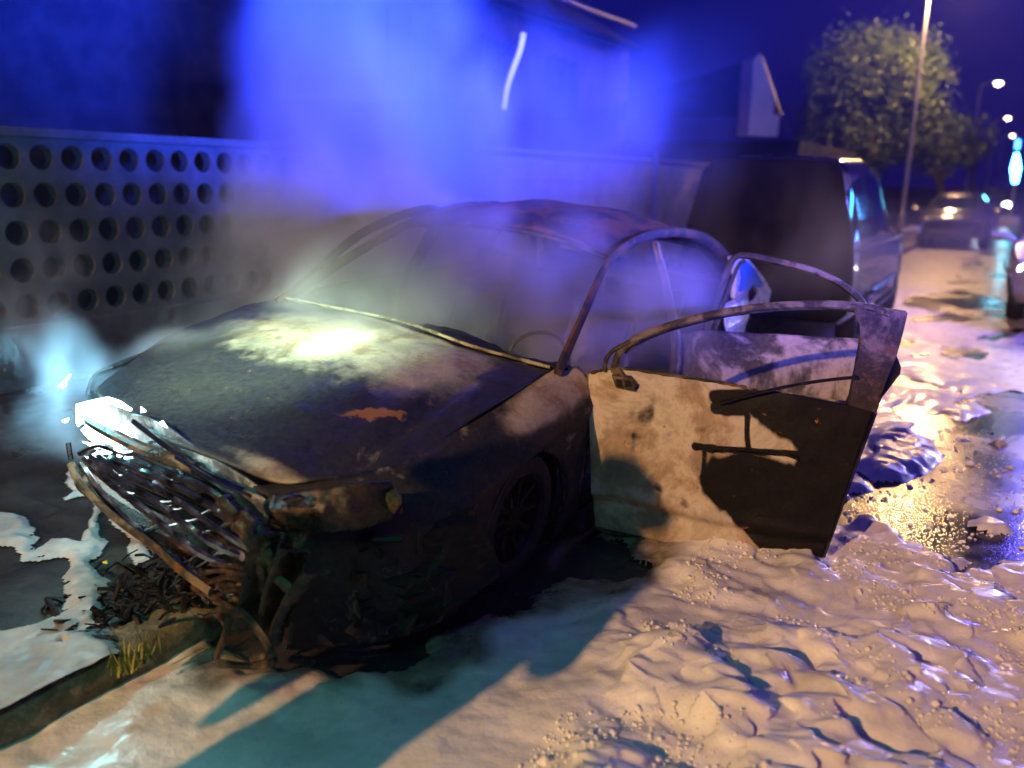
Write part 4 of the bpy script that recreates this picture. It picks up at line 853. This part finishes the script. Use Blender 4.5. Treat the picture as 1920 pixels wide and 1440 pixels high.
# ================================================================== FIREFIGHTER just outside the frame, whose shadow crosses the foam
def skinbody(name, joints, edges, mat, loc, rot=0):
    me = bpy.data.meshes.new(name); me.from_pydata([j[0] for j in joints], edges, []); me.materials.append(mat); o = link(name, me); o.location = loc; o.rotation_euler = (0, 0, rot)
    o.modifiers.new('skin', 'SKIN'); sv = me.skin_vertices[0].data
    for k, j in enumerate(joints): sv[k].radius = j[1]; sv[k].use_root = (k == 0)
    s_ = o.modifiers.new('sub', 'SUBSURF'); s_.levels = 2; s_.render_levels = 2; return o
J = [((0, 0, .98), (.17, .13)), ((0, 0, 1.2), (.17, .13)), ((0, 0, 1.42), (.20, .13)), ((0, .01, 1.53), (.07, .07)), ((0, .03, 1.63), (.085, .10)), ((0, .03, 1.72), (.09, .11)),
     ((.20, 0, 1.44), (.08, .08)), ((.28, .02, 1.18), (.065, .065)), ((.24, .22, 1.12), (.05, .05)), ((.22, .30, 1.14), (.045, .03)),
     ((-.20, 0, 1.44), (.08, .08)), ((-.30, 0, 1.18), (.065, .065)), ((-.30, .05, .92), (.05, .05)), ((-.29, .08, .82), (.04, .03)),
     ((.11, 0, .86), (.11, .11)), ((.13, .02, .50), (.08, .08)), ((.14, -.02, .12), (.065, .065)), ((.15, .12, .05), (.05, .045)),
     ((-.11, 0, .86), (.11, .11)), ((-.14, .0, .50), (.08, .08)), ((-.15, -.05, .12), (.065, .065)), ((-.17, .09, .05), (.05, .045))]
E_ = [(0, 1), (1, 2), (2, 3), (3, 4), (4, 5), (2, 6), (6, 7), (7, 8), (8, 9), (2, 10), (10, 11), (11, 12), (12, 13), (0, 14), (14, 15), (15, 16), (16, 17), (0, 18), (18, 19), (19, 20), (20, 21)]
ff = skinbody('person', J, E_, plain('turnout_fabric', (.05, .05, .07), .8), (-1.74, -.35, .0)); tag(ff, 'firefighter in dark turnout coat standing left of the photographer', 'person')
m = MB(); m.lathe([(.001, 1.86), (.07, 1.85), (.12, 1.79), (.135, 1.71), (.17, 1.69), (.165, 1.675), (.12, 1.68)], (0, .03, 0), 'z', 20); m.build('helmet', plain('helmet_red', (.4, .03, .02), .3), ff)

# ================================================================== SMOKE
def smoke(BL, nm, step, wa=1.3, ns=1.5):
    cs = np.array([atY(b[0], b[1], b[2]) for b in BL]); rs = np.array([b[3:6] for b in BL])+.10+.32*wa; lo = (cs-rs).min(0); hi = (cs+rs).max(0); lo[2] = max(lo[2], .16); hi[2] = min(hi[2], 4.4); m = MB(); m.box((lo+hi)/2, (hi-lo)/2)
    mt = bpy.data.materials.new(nm); mt.use_nodes = True; t = mt.node_tree; t.nodes.clear(); out = t.nodes.new('ShaderNodeOutputMaterial'); v = t.nodes.new('ShaderNodeVolumePrincipled')
    t.links.new(v.outputs[0], out.inputs['Volume']); v.inputs['Color'].default_value = (.70, .72, .92, 1); v.inputs['Anisotropy'].default_value = 0
    g = t.nodes.new('ShaderNodeNewGeometry'); pos = g.outputs['Position']
    def mth(op, a, b=0.):
        q = t.nodes.new('ShaderNodeMath'); q.operation = op
        for k, x in ((0, a), (1, b)):
            if isinstance(x, bpy.types.NodeSocket): t.links.new(x, q.inputs[k])
            else: q.inputs[k].default_value = x
        return q.outputs[0]
    def nse(sc, off, det, dist):
        mp = t.nodes.new('ShaderNodeMapping'); mp.inputs['Location'].default_value = off; mp.inputs['Scale'].default_value = (1, 1, .62); t.links.new(pos, mp.inputs[0])
        q = t.nodes.new('ShaderNodeTexNoise'); q.inputs['Scale'].default_value = sc; q.inputs['Detail'].default_value = det; q.inputs['Distortion'].default_value = dist; t.links.new(mp.outputs[0], q.inputs['Vector']); return q
    wn = nse(ns*.75, (3, 1, 0), 0, 0); wv = t.nodes.new('ShaderNodeVectorMath'); wv.operation = 'MULTIPLY_ADD'; wv.inputs[1].default_value = (wa, wa, wa)
    t.links.new(wn.outputs['Color'], wv.inputs[0]); sub = t.nodes.new('ShaderNodeVectorMath'); sub.operation = 'SUBTRACT'; sub.inputs[1].default_value = (wa/2, wa/2, wa/2); t.links.new(pos, sub.inputs[0]); t.links.new(sub.outputs[0], wv.inputs[2])
    wp = wv.outputs[0]
    total = None
    for (px, py, Yc, rx, ry, rz, dens) in BL:
        c = atY(px, py, Yc); s = t.nodes.new('ShaderNodeVectorMath'); s.operation = 'SUBTRACT'; s.inputs[1].default_value = tuple(c); t.links.new(wp, s.inputs[0])
        d = t.nodes.new('ShaderNodeVectorMath'); d.operation = 'DIVIDE'; d.inputs[1].default_value = (rx, ry, rz); t.links.new(s.outputs[0], d.inputs[0])
        l = t.nodes.new('ShaderNodeVectorMath'); l.operation = 'LENGTH'; t.links.new(d.outputs[0], l.inputs[0])
        r = t.nodes.new('ShaderNodeMapRange'); r.interpolation_type = 'SMOOTHSTEP'; r.inputs[1].default_value = 1; r.inputs[2].default_value = 0; r.inputs[3].default_value = 0; r.inputs[4].default_value = dens; t.links.new(l.outputs['Value'], r.inputs[0])
        total = r.outputs[0] if total is None else mth('ADD', total, r.outputs[0])
    nz_ = nse(ns, (0, 0, 0), 2, 0); r = t.nodes.new('ShaderNodeMapRange'); r.inputs[1].default_value = .38; r.inputs[2].default_value = .66; r.inputs[3].default_value = .02; r.inputs[4].default_value = 2.2; t.links.new(nz_.outputs['Fac'], r.inputs[0])
    t.links.new(mth('MULTIPLY', total, r.outputs[0]), v.inputs['Density'])
    mt.cycles.volume_step_rate = step/(float(np.linalg.norm(hi-lo))/10); o = m.build(nm, mt, smooth=False); tag(o, kind='stuff'); return o
# photo x, y, distance along the road, radii (m), density
smoke([(690, 100, 6.0, 1.5, 1.2, 2.0, 2.4), (710, 330, 5.6, 1.7, 1.1, 1.2, 2.4), (1040, 260, 6.4, 2.0, 1.2, 1.4, .55)], 'smoke_plume', .5, 1.7, 1.0)
smoke([(640, 470, 4.3, 1.1, .9, .7, 2.6), (850, 510, 3.9, 1.1, .8, .6, 3.6), (1150, 590, 3.7, .75, .5, .5, 2.6), (560, 620, 3.0, .85, .5, .38, 2.3)], 'cabin_smoke', .33, .9, 2.2)
smoke([(142, 715, 2.05, .26, .34, .44, 6.0), (75, 560, 2.6, .25, .3, .5, 2.0), (330, 715, 2.35, .60, .40, .24, 3.2)], 'headlight_smoke', .14, .45, 4.)
smoke([(1500, 470, 6.9, 1.1, .7, .7, .7)], 'rear_smoke', .25)
S.cycles.volume_step_rate = 1; S.cycles.volume_max_steps = 64; S.cycles.volume_bounces = 0
S.cycles.use_adaptive_sampling = True; S.cycles.adaptive_threshold = .06; S.cycles.adaptive_min_samples = 16
S.cycles.max_bounces = 6; S.cycles.diffuse_bounces = 2; S.cycles.glossy_bounces = 3; S.cycles.transparent_max_bounces = 8
S.cycles.use_denoising = True; S.cycles.sample_clamp_indirect = 4; S.cycles.sample_clamp_direct = 0; S.cycles.caustics_reflective = False

smoke([(1790, 440, 15, 2.6, 3.5, .9, .11)], 'road_mist', 1.3, 1.0, .8)
fe2 = empty('added_fire_engine', (3.2, 24, 0)); tag(fe2, 'unseen red fire engine added for its blue reflections, parked outside the frame', 'fire engine')  # unseen engine added so its lights reflect in the van side
M_red = gloss('added_engine_red', (.35, .02, .02)); M_bl = lampglow('added_engine_beacon', (.03, .35, 1), 45); M_fl = lampglow('added_engine_floodlight', (.85, .9, 1), 60)
MB().box((0, 1.2, 1.75), (1.2, 3.0, 1.25)).build('body', M_red, fe2, bevel=.06, smooth=False); MB().box((0, -2.8, 1.6), (1.2, .95, 1.1)).build('cab', M_red, fe2, bevel=.12, smooth=False)  # body and cab of the added unseen engine
MB().box((0, -3.77, 2.0), (1.05, .02, .45)).build('windscreen', M_glass, fe2, smooth=False)  # windscreen of the added unseen engine
for sx_ in (-1, 1):
    MB().box((sx_*1.215, -2.7, 2.0), (.012, .6, .4)).build('side_window', M_glass, fe2, smooth=False); MB().box((sx_*1.22, 1.2, 1.3), (.012, 2.9, .12)).build('stripe', plain('added_engine_stripe', (.8, .8, .3), .3), fe2, smooth=False)  # side window and stripe of the added unseen engine
    MB().box((sx_*.85, -3.78, .85), (.18, .03, .10)).build('headlight', M_fl, fe2, smooth=False); MB().box((sx_*1.0, 2.5, 2.85), (.12, 1.2, .06)).build('added_floodlight', M_fl, fe2, smooth=False)  # headlight and floodlight of the added unseen engine
    for yy_ in (-2.9, 2.6): wheel(sx_*1.02, yy_, .5, sx_, .5, parent=fe2, rim=M_trim)
MB().box((0, -2.9, 2.80), (1.1, .22, .11)).build('light_bar', M_bl, fe2, bevel=.03); MB().box((-1.1, 4.0, 2.5), (.12, .12, .35)).build('added_rear_beacon', M_bl, fe2, bevel=.03)  # light bar and beacon of the added unseen engine
hz = MB().box((10, 75, 8), (70, 97, 9.2)); mt = bpy.data.materials.new('haze'); mt.use_nodes = True; t = mt.node_tree; t.nodes.clear(); out = t.nodes.new('ShaderNodeOutputMaterial'); v = t.nodes.new('ShaderNodeVolumePrincipled')
t.links.new(v.outputs[0], out.inputs['Volume']); v.inputs['Density'].default_value = .0011; v.inputs['Color'].default_value = (.42, .42, 1, 1); tag(hz.build('haze', mt, smooth=False), kind='stuff')
